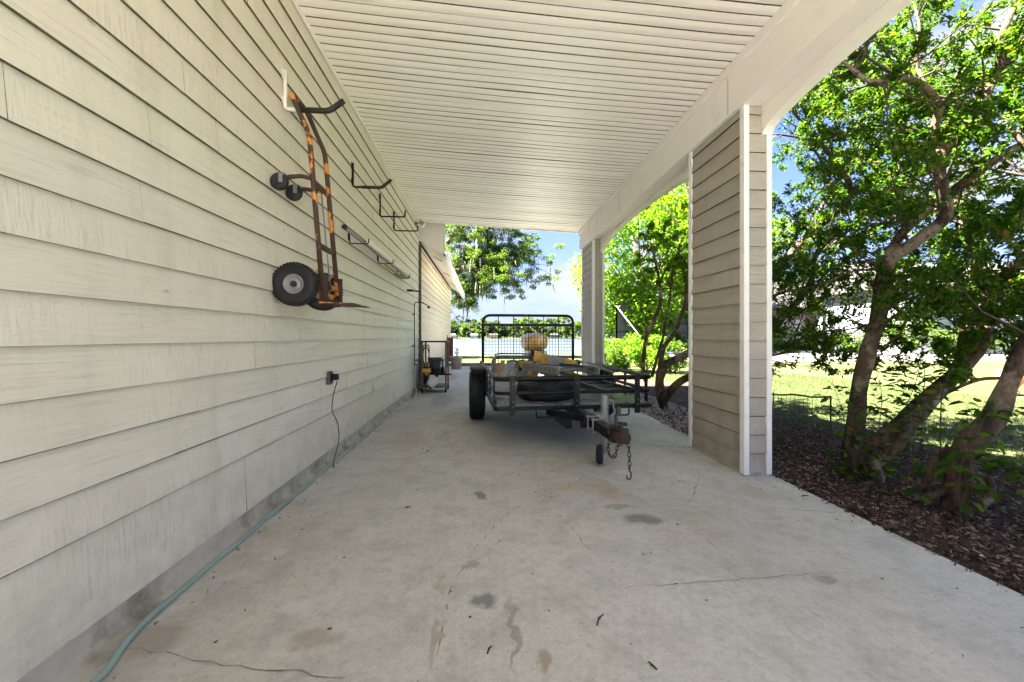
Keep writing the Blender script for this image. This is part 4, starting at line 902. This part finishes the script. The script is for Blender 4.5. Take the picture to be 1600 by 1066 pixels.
# neighbour house (one storey) and white house
a, b, zt = hbox(1130, 1432, 470, 31); H1 = Vector(((a.x+b.x)/2, (a.y+b.y)/2, 0)); wd = (b-a).length; ang = math.atan2(b.y-a.y, b.x-a.x)
t = empty('neighbour_house', H1, ang, label='low pale brick house with garage doors seen through the branches', cat='house')
mb = MB(); mb.box((0, 4.5, 1.75), (wd, 9, 3.5)); mb.build('wall', M['neigh_brick'], t)
mb = MB(); hr = [(-.5, 3.35), (4.5, 6.2), (9.5, 3.35)]
mb.add([(s*(wd/2+.5), y, z) for s in (-1, 1) for y, z in hr]+[(s*(wd/2+.5), y, z-.15) for s in (-1, 1) for y, z in hr], [(0, 3, 4, 1), (1, 4, 5, 2), (0, 6, 9, 3), (6, 7, 10, 9), (7, 8, 11, 10), (0, 1, 2), (3, 5, 4)]); mb.build('roof', M['roof'], t)
for x in (-wd*.18, wd*.16):
    mb = MB()
    for k in range(4): mb.box((x, -.03, .34+.60*k), (3.0, .05, .585), bev=.01)
    mb.build('garage_door', M['neigh_door'], t)
for x in (-wd*.40, wd*.38):
    mb = MB(); mb.box((x, -.02, 1.6), (1.3, .06, 1.3)); wn_ = mb.build('window', M['glassd'], t); mb = MB()
    for q in (-.66, 0, .66): mb.box((x+q, -.055, 1.6), (.06, .03, 1.36))
    for q in (-.66, 0, .66): mb.box((x, -.058, 1.6+q), (1.36, .03, .05))
    mb.build('frame', M['trim'], wn_)
for x in (-wd*.48, -wd*.02, wd*.28): mb = MB(); mb.box((x, -.35, 1.7), (.25, .25, 3.3)); mb.build('post', M['trim'], t)
a, b, zt = hbox(1425, 1800, 405, 24); H2 = Vector(((a.x+b.x)/2, (a.y+b.y)/2, 0)); wd = (b-a).length; ang = math.atan2(b.y-a.y, b.x-a.x)
t = empty('white_house', H2, ang, label='sunlit white house beyond the lawn at the right edge', cat='house')
mb = MB(); mb.box((0, 4, 2.2), (wd, 8, 4.5)); mb.build('wall', M['neigh_white'], t)
mb = MB(); hr = [(-.6, 4.3), (4, 6.4), (8.6, 4.3)]
mb.add([(s*(wd/2+.5), y, z) for s in (-1, 1) for y, z in hr]+[(s*(wd/2+.5), y, z-.18) for s in (-1, 1) for y, z in hr], [(0, 3, 4, 1), (1, 4, 5, 2), (0, 6, 9, 3), (6, 7, 10, 9), (7, 8, 11, 10), (0, 1, 2), (3, 5, 4)]); mb.build('roof', M['paving'], t)
for x in (-wd*.3, -wd*.05, wd*.25):
    mb = MB(); mb.box((x, -.02, 1.7), (1.1, .06, 1.4)); wn_ = mb.build('window', M['glassd'], t); mb = MB()
    for q in (-.57, 0, .57): mb.box((x+q, -.055, 1.7), (.06, .03, 1.46))
    for q in (-.72, 0, .72): mb.box((x, -.058, 1.7+q), (1.2, .03, .05))
    mb.build('frame', M['trim'], wn_)
t = empty('garden_urn', fl(1578, 615), label='orange terracotta garden urn on the lawn near the right edge', cat='urn')
M['tc'] = simple('terracotta', (.62, .27, .12), .8)
mb = MB(); mb.lathe([(0, 0), (.14, 0), (.16, .05), (.10, .10), (.22, .28), (.24, .42), (.20, .52), (.23, .56), (.2, .57), (.17, .5), (0, .45)], Matrix.Scale(.8, 4), 24); mb.build('urn', M['tc'], t)
# boathouses on the far shore
for i, (u, wpx, v0, lab) in enumerate([(771, 16, 521, 'brown roofed boathouse on the far shore behind the mesh gate'), (741, 13, 522, 'pale boathouse on the far shore left of the mesh gate'), (708, 9, 523, 'small white boathouse on the far shore by the wing corner'), (866, 15, 523, 'grey boathouse on the far shore right of the orange boat')]):
    D = 297; p = at(u, 526, D); wd = wpx/600*D; t = empty('boathouse', (p.x, p.y, 0), label=lab, cat='boathouse', group='boathouses on the far shore')
    mb = MB(); mb.box((0, 0, 1.2), (wd*.8, 4, 1.8)); mb.build('wall', M[['wood', 'neigh_white', 'neigh_white', 'mesh_dark'][i]], t)
    mb = MB(); mb.add([(-wd/2, -3, 2.2), (wd/2, -3, 2.2), (wd/2, 3, 2.2), (-wd/2, 3, 2.2), (-wd*.4, 0, 3.4), (wd*.4, 0, 3.4)], [(0, 1, 5, 4), (2, 3, 4, 5), (0, 4, 3), (1, 2, 5), (3, 2, 1, 0)]); mb.build('roof', M['roof' if i in (0, 3) else 'paving'], t)
    mb = MB()
    for sx in (-.42, .42): mb.box((wd*sx, -2.4, .4), (.25, .25, 3.4)); 
    mb.build('piling', M['brown'], t)

# ------------------------------------------------------------ trees
def leaf_mesh(name, P, Dn, size, mat, parent=None, asp=.42, fold=.25, gravity=.25, jit=.8, **k):
    """P: points (N,3); Dn: preferred directions (N,3); every leaf a folded pair of quads"""
    N = len(P); d = Dn+rng.normal(0, jit, (N, 3)); d[:, 2] -= gravity; d /= np.linalg.norm(d, axis=1)[:, None]+1e-9
    upv = np.array([0, 0, 1.])+rng.normal(0, .45, (N, 3)); s = np.cross(d, upv); s /= np.linalg.norm(s, axis=1)[:, None]+1e-9; n = np.cross(s, d)
    L_ = rng.uniform(size[0], size[1], N)[:, None]; W_ = L_*asp*rng.uniform(.8, 1.2, N)[:, None]*.5
    up_ = n*W_*fold*2; curl = -n*L_*.10
    V = np.stack([P, P+d*L_*.30+s*W_*.85+up_*.85, P+d*L_*.68+s*W_*.8+up_*.8+curl*.4, P+d*L_+curl, P+d*L_*.68-s*W_*.8+up_*.8+curl*.4, P+d*L_*.30-s*W_*.85+up_*.85], 1).reshape(-1, 3)
    b = (np.arange(N)*6)[:, None, None]; f = (b+np.array([[0, 1, 2, 3], [0, 3, 4, 5]])[None]).reshape(-1, 4)
    return npmesh(name, V, f, mat, parent, **k)
def wob(pts, amp, sub=5):
    P = catmull(pts, sub); return [p+Vector((mn.noise(p*2.1), mn.noise(p*2.1+Vector((9, 0, 0))), mn.noise(p*2.1+Vector((0, 9, 0)))))*amp for p in P]
def grow(p, d, length, r, depth, segs, rnd, up=.12, spread=.75):
    """random branching; segs collects (points, radii, level)"""
    n = max(3, int(length/.12)); pts = [p.copy()]; q = p.copy(); d = d.normalized(); step = length/n
    for i in range(n):
        d = (d+Vector((rnd.gauss(0, .17), rnd.gauss(0, .17), rnd.gauss(0, .13)+up*.35))).normalized(); q = q+d*step; pts.append(q.copy())
        if depth > 0 and i >= 1 and rnd.random() < .62:
            dd = (d+Vector((rnd.gauss(0, spread), rnd.gauss(0, spread), rnd.gauss(0, spread*.8)))).normalized()
            grow(q, dd, length*rnd.uniform(.40, .7)*(1-.35*i/n), max(.0018, r*.55*(1-.4*i/n)), depth-1, segs, rnd, up, spread)
    segs.append((pts, [max(.0014, r*(1-.8*i/n)) for i in range(n+1)], depth))
def make_tree(name, label, limbs, seed, leaves, size, mat='leaf', rs=.54, cat='tree', group=None, sprout=(.9, 26), keep=None, depth=2, knots=True, up=.1, minr=.075, lmul=1., asp=.45):
    """limbs: list of (points, radii); trunk = first limb"""
    rnd = random.Random(seed); base = limbs[0][0][0]; t = empty(name, (base.x, base.y, 0), label=label, cat=cat, group=group); o = t.location.copy()
    twigs = []; srcs = []
    for li, (pts, rad) in enumerate(limbs):
        P = wob(pts, .035 if rad[0] > .02 else .02); k = len(P); rr = []
        for i in range(k):
            x = i/(k-1)*(len(rad)-1); j = min(int(x), len(rad)-2); r_ = lerp(rad[j], rad[j+1], x-j); rr.append(r_*(rs if rad[0] > .06 else rs*1.3)*(1+.16*mn.noise(P[i]*6)+.10*mn.noise(P[i]*17)))
        mb = MB(); mb.tube([p-o for p in P], rr, 12 if rad[0] > .05 else 7)
        mb.build('trunk' if li == 0 else ('limb' if rad[0] > .028 else 'branch'), M['bark'], t)
        for i in range(1, k):
            if rr[i] < minr: srcs.append((P[i], (P[i]-P[i-1]).normalized(), rr[i], (P[i]-P[i-1]).length))
    wts = [s[3] for s in srcs]; picks = rnd.choices(srcs, weights=wts, k=sprout[1])
    for (p, d, r_, _) in picks:
        dd = (d*.5+Vector((rnd.gauss(0, .8), rnd.gauss(0, .8), rnd.gauss(.1, .6)))).normalized()
        grow(p, dd, sprout[0]*rnd.uniform(.5, 1.2), min(r_*.55, .011), depth, twigs, rnd, up)
    if keep: twigs = [s for s in twigs if all(keep(q) for q in s[0])]
    mb = MB(); LP = []; LD = []
    for pts, rr, dep in twigs:
        mb.tube([p-o for p in pts], rr, 4 if dep else 3, cap=False)
        for i in range(1, len(pts)):
            seg = pts[i]-pts[i-1]
            if dep < 2 or i > len(pts)*.5:
                for q in range(2 if dep else 3):
                    LP.append(pts[i-1]+seg*rnd.random()); LD.append(seg.normalized())
    mb.build('twigs', M['twig'], t)
    LP = np.array(LP); LD = np.array(LD)
    if len(LP) == 0: return t
    idx = rng.integers(0, len(LP), int(leaves)); P = LP[idx]+rng.normal(0, .016*lmul, (len(idx), 3))
    if keep: m = np.array([keep(Vector(p)) for p in P]); P = P[m]; idx = idx[m]
    leaf_mesh('crown', P-np.array(o), LD[idx], size, M[mat], t, asp=asp)
    return t
def outside(p): return p.x > 2.42 or (p.y > 8.4 and p.x > 1.2)
def T_(lst, D0=None): return [at(*q) for q in lst]
A = [(T_([(1332, 742, 3.12), (1338, 650, 3.12), (1349, 570, 3.13), (1368, 490, 3.15), (1388, 412, 3.12), (1432, 375, 3.0), (1478, 338, 2.92), (1471, 286, 2.9), (1467, 228, 2.9)]), [.145, .11, .098, .092, .09, .082, .075, .066, .06]),
     (T_([(1384, 410, 3.12), (1412, 362, 3.1), (1477, 308, 3.0), (1520, 274, 2.9), (1571, 240, 2.8), (1640, 205, 2.7), (1720, 170, 2.65)]), [.055, .048, .046, .044, .04, .03, .02]),
     (T_([(1468, 230, 2.9), (1458, 203, 2.88), (1466, 165, 2.85), (1443, 139, 2.8), (1405, 124, 2.75), (1364, 131, 2.7), (1335, 110, 2.7), (1318, 95, 2.7)]), [.05, .04, .036, .034, .03, .024, .018, .01]),
     (T_([(1470, 236, 2.9), (1500, 208, 2.9), (1526, 188, 2.9), (1541, 143, 2.85), (1567, 101, 2.85), (1567, 45, 2.8), (1585, -10, 2.8), (1600, -90, 2.8)]), [.05, .048, .048, .046, .042, .03, .025, .015]),
     (T_([(1567, 101, 2.85), (1600, 76, 2.8), (1650, 40, 2.8), (1740, 0, 2.9)]), [.03, .028, .024, .015]),
     (T_([(1443, 139, 2.8), (1430, 90, 2.9), (1440, 40, 3.0), (1420, -20, 3.1)]), [.018, .016, .012, .008]),
     (T_([(1345, 745, 3.1), (1362, 700, 3.08), (1412, 660, 3.02), (1452, 625, 3.0), (1492, 590, 3.02), (1522, 550, 3.05), (1540, 505, 3.1), (1540, 440, 3.2), (1530, 400, 3.3)]), [.12, .11, .125, .12, .10, .085, .07, .06, .045]),
     (T_([(1500, 590, 3.1), (1503, 530, 3.2), (1518, 480, 3.3), (1532, 430, 3.3), (1500, 350, 3.5), (1490, 290, 3.7)]), [.06, .055, .06, .05, .035, .02]),
     (T_([(1535, 436, 3.2), (1565, 432, 3.15), (1590, 408, 3.1), (1640, 380, 3.0), (1720, 350, 3.0)]), [.05, .048, .045, .035, .02]),
     (T_([(1562, 432, 3.15), (1600, 445, 3.1), (1660, 430, 3.1)]), [.035, .032, .02]),
     (T_([(1480, 615, 3.0), (1530, 595, 2.9), (1580, 590, 2.8), (1640, 570, 2.8)]), [.018, .018, .016, .01]),
     (T_([(1350, 740, 3.05), (1400, 700, 2.9), (1412, 668, 2.95), (1440, 650, 3.0)]), [.06, .05, .04, .03]),
     (T_([(1325, 748, 3.0), (1342, 760, 2.9), (1375, 748, 2.9), (1362, 715, 3.0)]), [.05, .06, .06, .05]),
     (T_([(1388, 420, 3.1), (1330, 425, 3.2), (1270, 450, 3.3), (1215, 452, 3.4)]), [.014, .012, .01, .006])]
make_tree('crape_myrtle', 'nearest spreading tree with smooth brown trunks forking low in the mulch bed', A, 3, 50000, (.024, .048), sprout=(.62, 240), keep=lambda p: outside(p) and p.z > .9+.25*math.sin(p.x*5), depth=2, group=None)
B = [(T_([(1492, 800, 2.42), (1496, 745, 2.42), (1510, 700, 2.42), (1552, 655, 2.38), (1578, 600, 2.36), (1612, 530, 2.36), (1680, 440, 2.4), (1760, 330, 2.5)]), [.12, .11, .12, .11, .085, .08, .075, .06]),
     (T_([(1500, 795, 2.35), (1512, 760, 2.35), (1512, 720, 2.38)]), [.028, .026, .03]),
     (T_([(1425, 780, 2.5), (1462, 773, 2.45), (1485, 758, 2.42), (1492, 735, 2.42)]), [.02, .028, .032, .03]),
     (T_([(1440, 765, 2.6), (1462, 725, 2.55), (1490, 700, 2.5)]), [.05, .045, .05]),
     (T_([(1488, 800, 2.35), (1530, 790, 2.3), (1550, 770, 2.32), (1545, 745, 2.35)]), [.04, .038, .036, .02]),
     (T_([(1680, 440, 2.4), (1640, 330, 2.5), (1610, 250, 2.6), (1560, 180, 2.7)]), [.04, .035, .025, .015]),
     (T_([(1760, 330, 2.5), (1700, 180, 2.7), (1650, 60, 2.9)]), [.05, .04, .02])]
make_tree('crape_myrtle', 'gnarled tree at the right edge with twisted roots close to the slab', B, 5, 17000, (.026, .052), sprout=(.58, 80), keep=lambda p: outside(p) and p.z > 1.0, depth=2)
C = [(T_([(1128, 672, 4.5), (1150, 590, 4.5), (1190, 465, 4.5), (1229, 403, 4.45), (1278, 357, 4.4), (1318, 318, 4.3), (1327, 288, 4.3), (1308, 263, 4.2), (1296, 240, 4.2), (1268, 210, 4.1), (1238, 171, 4.0)]), [.10, .09, .08, .075, .07, .06, .055, .045, .04, .028, .02]),
     (T_([(1272, 360, 4.4), (1289, 312, 4.4), (1311, 278, 4.4), (1323, 255, 4.4), (1350, 215, 4.4), (1375, 180, 4.3), (1398, 128, 4.3), (1410, 60, 4.3)]), [.03, .03, .03, .028, .026, .022, .018, .01]),
     (T_([(1263, 200, 4.1), (1270, 161, 4.0), (1285, 139, 4.0), (1300, 105, 4.0), (1310, 60, 4.0)]), [.022, .02, .018, .012, .006]),
     (T_([(1285, 228, 4.15), (1248, 218, 4.1), (1206, 210, 4.1)]), [.022, .02, .01]),
     (T_([(1140, 620, 4.5), (1180, 535, 4.3), (1207, 510, 4.2), (1240, 477, 4.1), (1268, 440, 4.0), (1274, 398, 4.0), (1300, 381, 4.0), (1345, 364, 4.0), (1392, 342, 4.0), (1450, 310, 4.1)]), [.09, .075, .07, .06, .05, .04, .034, .03, .026, .015]),
     (T_([(1327, 330, 4.3), (1357, 316, 4.3), (1417, 293, 4.3), (1470, 290, 4.4), (1540, 250, 4.5)]), [.03, .028, .024, .02, .01]),
     (T_([(1240, 480, 4.1), (1215, 500, 4.0), (1190, 520, 4.0)]), [.02, .015, .01]),
     (T_([(1160, 560, 4.4), (1220, 552, 4.2), (1260, 525, 4.1), (1320, 515, 4.1)]), [.02, .017, .013, .008]),
     (T_([(1190, 470, 4.4), (1250, 450, 4.4), (1330, 435, 4.4), (1400, 425, 4.4)]), [.016, .014, .012, .008])]
make_tree('crape_myrtle', 'many-limbed tree behind the near column, crooked limbs reaching right', C, 8, 62000, (.026, .050), sprout=(.75, 260), keep=lambda p: outside(p) and p.z > .72, depth=2)
Dt = [(T_([(1040, 640, 5.85), (1030, 600, 5.85), (1038, 572, 5.9), (1070, 555, 5.9), (1110, 520, 5.9), (1150, 440, 5.9), (1160, 380, 5.8)]), [.15, .13, .115, .11, .10, .08, .06]),
     (T_([(1035, 630, 5.8), (1062, 598, 5.6), (1095, 575, 5.5), (1140, 520, 5.4)]), [.11, .10, .09, .07]),
     (T_([(1030, 590, 5.9), (1036, 545, 5.95), (1058, 510, 6.0), (1072, 450, 6.0), (1060, 390, 6.0)]), [.06, .05, .045, .04, .02]),
     (T_([(1008, 598, 6.1), (1003, 565, 6.1), (1012, 520, 6.1), (1028, 480, 6.1), (1030, 430, 6.1), (1015, 380, 6.1)]), [.05, .045, .045, .04, .03, .02]),
     (T_([(1018, 590, 6.1), (1030, 550, 6.15), (1040, 500, 6.2), (1048, 440, 6.2), (1064, 370, 6.2), (1040, 320, 6.2)]), [.035, .033, .03, .028, .02, .01]),
     (T_([(1150, 440, 5.9), (1110, 380, 5.9), (1080, 320, 6.0), (1060, 250, 6.0)]), [.05, .04, .03, .01])]
make_tree('crape_myrtle', 'tree with pale twisted stems framed between the two columns', Dt, 11, 24000, (.035, .062), sprout=(.7, 105), keep=lambda p: outside(p) and (p.z > 1.85 or p.x > 3.25), depth=2, mat='leaf_bright')
# saplings with larger leaves
def sapling(base, pts, label, n, size, seed, mat='leaf'):
    rnd = random.Random(seed); t = empty('sapling', base, label=label, cat='sapling', group='saplings sprouting in the mulch bed'); P = catmull([p-base for p in pts], 6); mb = MB(); mb.tube(P, [lerp(.004, .0015, i/(len(P)-1)) for i in range(len(P))], 5)
    LP = []; LD = []
    for k in range(int(n*1.8)):
        i = rnd.randrange(int(len(P)*.12), len(P)-1); a = rnd.uniform(0, 6.28); dd = Vector((math.cos(a), math.sin(a), rnd.uniform(-.1, .5))); e = P[i]+dd*rnd.uniform(.01, .12); mb.tube([P[i], e], .0012, 3, cap=False); LP.append(e); LD.append(dd)
    mb.build('stem', M['twig'], t); leaf_mesh('leaves', np.array(LP), np.array(LD), size, M[mat], t, asp=.52, jit=.3)
for i, (bp, top, n, lab, D) in enumerate([((1335, 735), [(1325, 690), (1315, 640), (1300, 595)], 46, 'leafy shoot on the left of the nearest trunk', 3.0), ((1368, 735), [(1372, 680), (1378, 620), (1368, 575)], 44, 'leafy shoot just right of the nearest trunk', 3.05),
        ((1425, 790), [(1426, 720), (1428, 650), (1424, 630)], 30, 'thin upright shoot between the two near trees', 2.55), ((1500, 735), [(1515, 700), (1540, 650), (1565, 640)], 40, 'leafy shoot in front of the gnarled right-hand tree', 2.2),
        ((1470, 640), [(1480, 590), (1490, 575)], 16, 'bunch of broad leaves on the leaning trunk', 2.5), ((1560, 760), [(1580, 730), (1600, 735), (1620, 740)], 46, 'low leafy shoot at the right edge of the bed', 2.2),
        ((1395, 700), [(1410, 650), (1430, 600), (1440, 560)], 46, 'leafy shoot in front of the leaning second trunk', 2.95), ((1440, 640), [(1445, 590), (1440, 540), (1445, 500)], 40, 'tall leafy shoot right of the leaning trunk', 3.1)]):
    if bp[1] > 700: b_ = at(bp[0], bp[1], D)
    else: b_ = at(bp[0], bp[1], D)
    b0 = Vector((b_.x, b_.y, -.01)); 
    sapling(b0, [b0, b_] + [at(u, v, D) for u, v in top] if b_.z > .05 else [b0]+[at(u, v, D) for u, v in top], lab, n, (.05, .085), 40+i)
pz = fl(1350, 750); mb = None
sapling(Vector((pz.x, pz.y, -.01)), [Vector((pz.x, pz.y, -.01)), pz+Vector((0, 0, .05)), pz+Vector((.1, -.05, .07))], 'tiny bright seedling on the mulch at the slab edge', 16, (.05, .08), 77, 'leaf_bright')

# generic blobby trees further off
def far_tree(name, pos, h, cw, n, leaf, seed, label, mat='leaf_far', group=None, trunk_r=.15, crown0=.25, puffs=14, stemmat='bark'):
    rnd = random.Random(seed); nr = np.random.default_rng(seed); t = empty(name, pos, label=label, cat='tree', group=group)
    mb = MB(); top = Vector((rnd.uniform(-.1, .1)*cw, rnd.uniform(-.1, .1)*cw, h*.8)); mb.tube([(0, 0, 0), (rnd.uniform(-.04, .04)*cw, 0, h*.4), top], [trunk_r, trunk_r*.7, trunk_r*.2], 7)
    P = []; C = []
    for k in range(puffs):
        a = rnd.uniform(0, 6.28); zz = lerp(crown0, 1, rnd.random()**.8); rr = cw*.5*math.sin(math.pi*min(1, .25+.75*(1-(zz-crown0)/(1-crown0)))**.8)*rnd.uniform(.35, 1)
        c = np.array([rr*math.cos(a), rr*math.sin(a), h*zz*.93]); C.append(c); mb.tube([(0, 0, h*zz*.6), Vector(c)], [trunk_r*.3, trunk_r*.08], 4, cap=False)
    mb.build('trunk', M['bark'], t)
    per = n//puffs; Q = []
    for c in C:
        s = cw*rnd.uniform(.13, .24); q = nr.normal(0, 1, (per, 3)); q /= np.linalg.norm(q, axis=1)[:, None]; q *= (nr.uniform(.35, 1.1, per)**.6)[:, None]*s*np.array([1, 1, .7]); Q.append(c+q)
    Q = np.concatenate(Q); leaf_mesh('crown', Q, Q-np.array([0, 0, h*.5])*1., leaf, M[mat], t, asp=.7, jit=.6*cw)
far_tree('maple_tree', at(1000, 526, 27)*1-Vector((0, 0, 1.1)), 12.5, 11, 26000, (.16, .30), 21, 'tall bright green tree behind the screened enclosure', 'leaf_bright', None, .3, .12, 34)
far_tree('shade_tree', at(1105, 526, 30)-Vector((0, 0, 1.1)), 11, 9, 12000, (.18, .32), 22, 'darker tree beside the tall bright one, mostly behind the near column', 'leaf_oak', None, .3, .15, 24)
for i, (u, D, h, cw, mt) in enumerate([(950, 15, 1.0, 1.6, 'leaf_bright'), (975, 13, .9, 1.4, 'leaf'), (1010, 12, 1.1, 1.5, 'leaf_bright'), (1055, 12, 1.0, 1.4, 'leaf_oak')]):
    far_tree('shrub', at(u, 526, D)-Vector((0, 0, 1.13)), h, cw, 3200, (.05, .09), 60+i, ['pale low shrub just right of the far column', 'dark low shrub before the screened enclosure', 'bright rounded shrub left of the twisted stems', 'dull green shrub behind the twisted stems'][i], mt, None, .03, .1, 12)
for i, (u, D, h, cw) in enumerate([(1235, 27, 1.6, 3.0), (1330, 28, 1.3, 2.4), (1415, 22, 2.2, 2.6), (1500, 23, 1.4, 3.2)]):
    far_tree('shrub', at(u, 526, D)-Vector((0, 0, 1.13)), h, cw, 3000, (.09, .16), 80+i, ['dark wide shrub before the pale brick house', 'small shrub by the garage doors of the brick house', 'tall shrub at the left corner of the white house', 'low hedge-like shrub before the white house'][i], 'leaf_oak', None, .04, .1, 12)
# live oak with moss, left
OP = Vector((-3.2, 21, 0)); rnd = random.Random(4); t = empty('live_oak', OP, label='large oak hung with grey moss reaching over the lawn at the lake', cat='tree'); mb = MB()
ol = [([(0, 0, 0), (.3, 0, 2.2), (.6, 0, 4.2), (.9, 0, 6.5), (1.2, 0, 9)], [.5, .42, .36, .26, .12]), ([(.5, 0, 3.0), (1.6, -.2, 3.1), (2.7, 0, 3.7), (3.4, .2, 4.0)], [.16, .12, .08, .04]), ([(.6, 0, 4.2), (2.2, .3, 5.3), (3.8, .2, 5.7), (5.2, 0, 5.5), (6.0, -.2, 4.9)], [.2, .15, .1, .06, .03]),
      ([(.8, 0, 5.6), (2.2, -.6, 7.0), (3.6, -.4, 7.6), (4.6, 0, 7.3)], [.16, .11, .07, .03]), ([(.7, 0, 4.6), (2.5, -.8, 4.6), (4.0, -.9, 4.5), (4.9, -.6, 4.1)], [.12, .09, .05, .03]), ([(1, 0, 7), (2, .3, 8.6), (2.8, .2, 9.3)], [.12, .08, .03]), ([(.6, 0, 4), (-1.5, .5, 6), (-3, 0, 6.5)], [.2, .12, .04])]
tips = []
for pts, rad in ol:
    P = catmull([Vector(p) for p in pts], 6); k = len(P); rr = [lerp(rad[min(int(i/(k-1)*(len(rad)-1)), len(rad)-2)], rad[min(int(i/(k-1)*(len(rad)-1)), len(rad)-2)+1], (i/(k-1)*(len(rad)-1)) % 1 if i < k-1 else 1) for i in range(k)]
    mb.tube(P, rr, 8)
    for i in range(3, k):
        if rr[i] < .16:
            for q in range(3):
                e = P[i]+Vector((rnd.gauss(0, .55), rnd.gauss(0, .6), rnd.gauss(.1, .5))); mb.tube([P[i], lerp(P[i], e, .5)+Vector((0, 0, .08)), e], [rr[i]*.3+.01, .014, .006], 4, cap=False); tips.append(e)
mb.build('trunk', M['bark'], t)
nr = np.random.default_rng(5); Q = []
for e in tips:
    for kk in range(3):
        c = np.array(e)+nr.normal(0, .33, 3); m = 95; q = nr.normal(0, 1, (m, 3)); q /= np.linalg.norm(q, axis=1)[:, None]; Q.append(c+q*(nr.uniform(.2, 1, m)[:, None]**.6)*nr.uniform(.16, .38)*np.array([1, 1, .6]))
Q = np.concatenate(Q); leaf_mesh('crown', Q, Q*0+np.array([0, 0, .1]), (.06, .13), M['leaf_oak'], t, asp=.5, jit=1)
mb = MB()
for k in range(800):
    e = rnd.choice(tips if rnd.random() < .5 else [q for q in tips if q.x < 3.4]); e = e+Vector((rnd.gauss(0, .15), rnd.gauss(0, .15), 0)); ln = rnd.uniform(.25, 1.1); w0 = rnd.uniform(.008, .028)
    mb.tube([e, e+Vector((rnd.gauss(0, .03), rnd.gauss(0, .03), -ln*.5)), e+Vector((rnd.gauss(0, .06), rnd.gauss(0, .05), -ln))], [w0, w0*1.2, .002], 3, cap=False)
mb.build('spanish_moss', M['moss'], t)
# far shore trees
rnd = random.Random(12)
ORD = 'first second third fourth fifth sixth seventh eighth ninth tenth eleventh twelfth thirteenth fourteenth fifteenth sixteenth seventeenth eighteenth nineteenth twentieth'.split(); ORD += ['twenty-'+q for q in ORD[:9]]+['thirtieth']+['thirty-'+q for q in ORD[:9]]+['fortieth']+['forty-'+q for q in ORD[:9]]
i = 0; u = 697
FS = []
while u < 1010:
    FS.append((u, rnd.uniform(300, 330), rnd.uniform(10, 17) * (1.12 if 800 < u < 880 else 1), rnd.uniform(8, 13))); u += rnd.uniform(6, 11)
for i, (u, D, h, cw) in enumerate(FS):
    p = at(u, 526, D); far_tree('shore_tree', (p.x, p.y, .1), h, cw, 1300, (.7, 1.5), 200+i, '%s %s on the far shore, %s from left' % ('tall tree' if h > 14.5 else ('low tree' if h < 12 else 'medium tree'), 'with yellow-green crown' if i % 3 == 0 else 'with dark green crown', ORD[i]), 'leaf_far' if i % 3 else 'leaf_oak', 'trees along the far shore', .3, .08, 9)
mb = MB(); n = 120; vs = []
for j in range(n+1):
    x = -260+520*j/n; hh = 7+3.5*mn.noise(Vector((x*.05, 0, 0)))+2*mn.noise(Vector((x*.2, 4, 0)))
    vs += [(x, 340, 0), (x, 343, hh), (x, 352, hh*.9)]
P = np.stack([rng.uniform(-260, 300, 16000), rng.uniform(334, 352, 16000), rng.uniform(0, 1, 16000)**.7*9.5], 1); P[:, 2] *= 1+.35*np.sin(P[:, 0]*.13)*np.sin(P[:, 0]*.041+2)
leaf_mesh('woodland', P, P*0, (1.2, 2.6), M['leaf_far'], None, asp=.8, jit=1, kind='stuff', label='continuous wood behind the far lake shore')
# twigs and litter on the slab
for i, (u, v, a, ln, lab) in enumerate([(938, 968, .9, .10, 'dark twig on the slab right of centre'), (668, 705+0, .2, .03, 'tiny twig on the slab ahead of the hose'), (765, 1015, 1.1, .05, 'short bent twig on the slab at the bottom'), (1020, 1040, 2.0, .05, 'thin twig on the slab at the bottom right of centre'), (1258, 775, .1, .08, 'black metal scrap at the slab edge near the column'), (637, 793, .3, .05, 'thin twig on the slab left of centre')]):
    p = fl(u, v, .004); mb = MB(); d = Vector((math.cos(a), math.sin(a), 0)); sdv = Vector((-d.y, d.x, 0))
    ln *= .7; mb.tube([p-d*ln*.5, p+sdv*ln*.08+Vector((0, 0, .003)), p+d*ln*.5], [.003, .0035, .002], 5); mb.tube([p, p+sdv*ln*.2+d*ln*.1], .0015, 4)
    o = mb.build('twig', M['twig']); tag(o, lab, 'twig', 'twigs dropped on the slab')
pts = []
for k in range(420):
    y = random.uniform(.9, 9); x = random.uniform(XW+.1, 2.2) if random.random() < .6 else (XW+.09+abs(random.gauss(0, .06)) if random.random() < .5 else 2.2-abs(random.gauss(0, .15)))
    pts.append((x, y, .002))
scatter_quads('leaf_litter', pts, (.003, .009), (.3, .8), M['litter'], .15, kind='stuff', label='tiny dark leaf crumbs and grit scattered over the concrete slab')
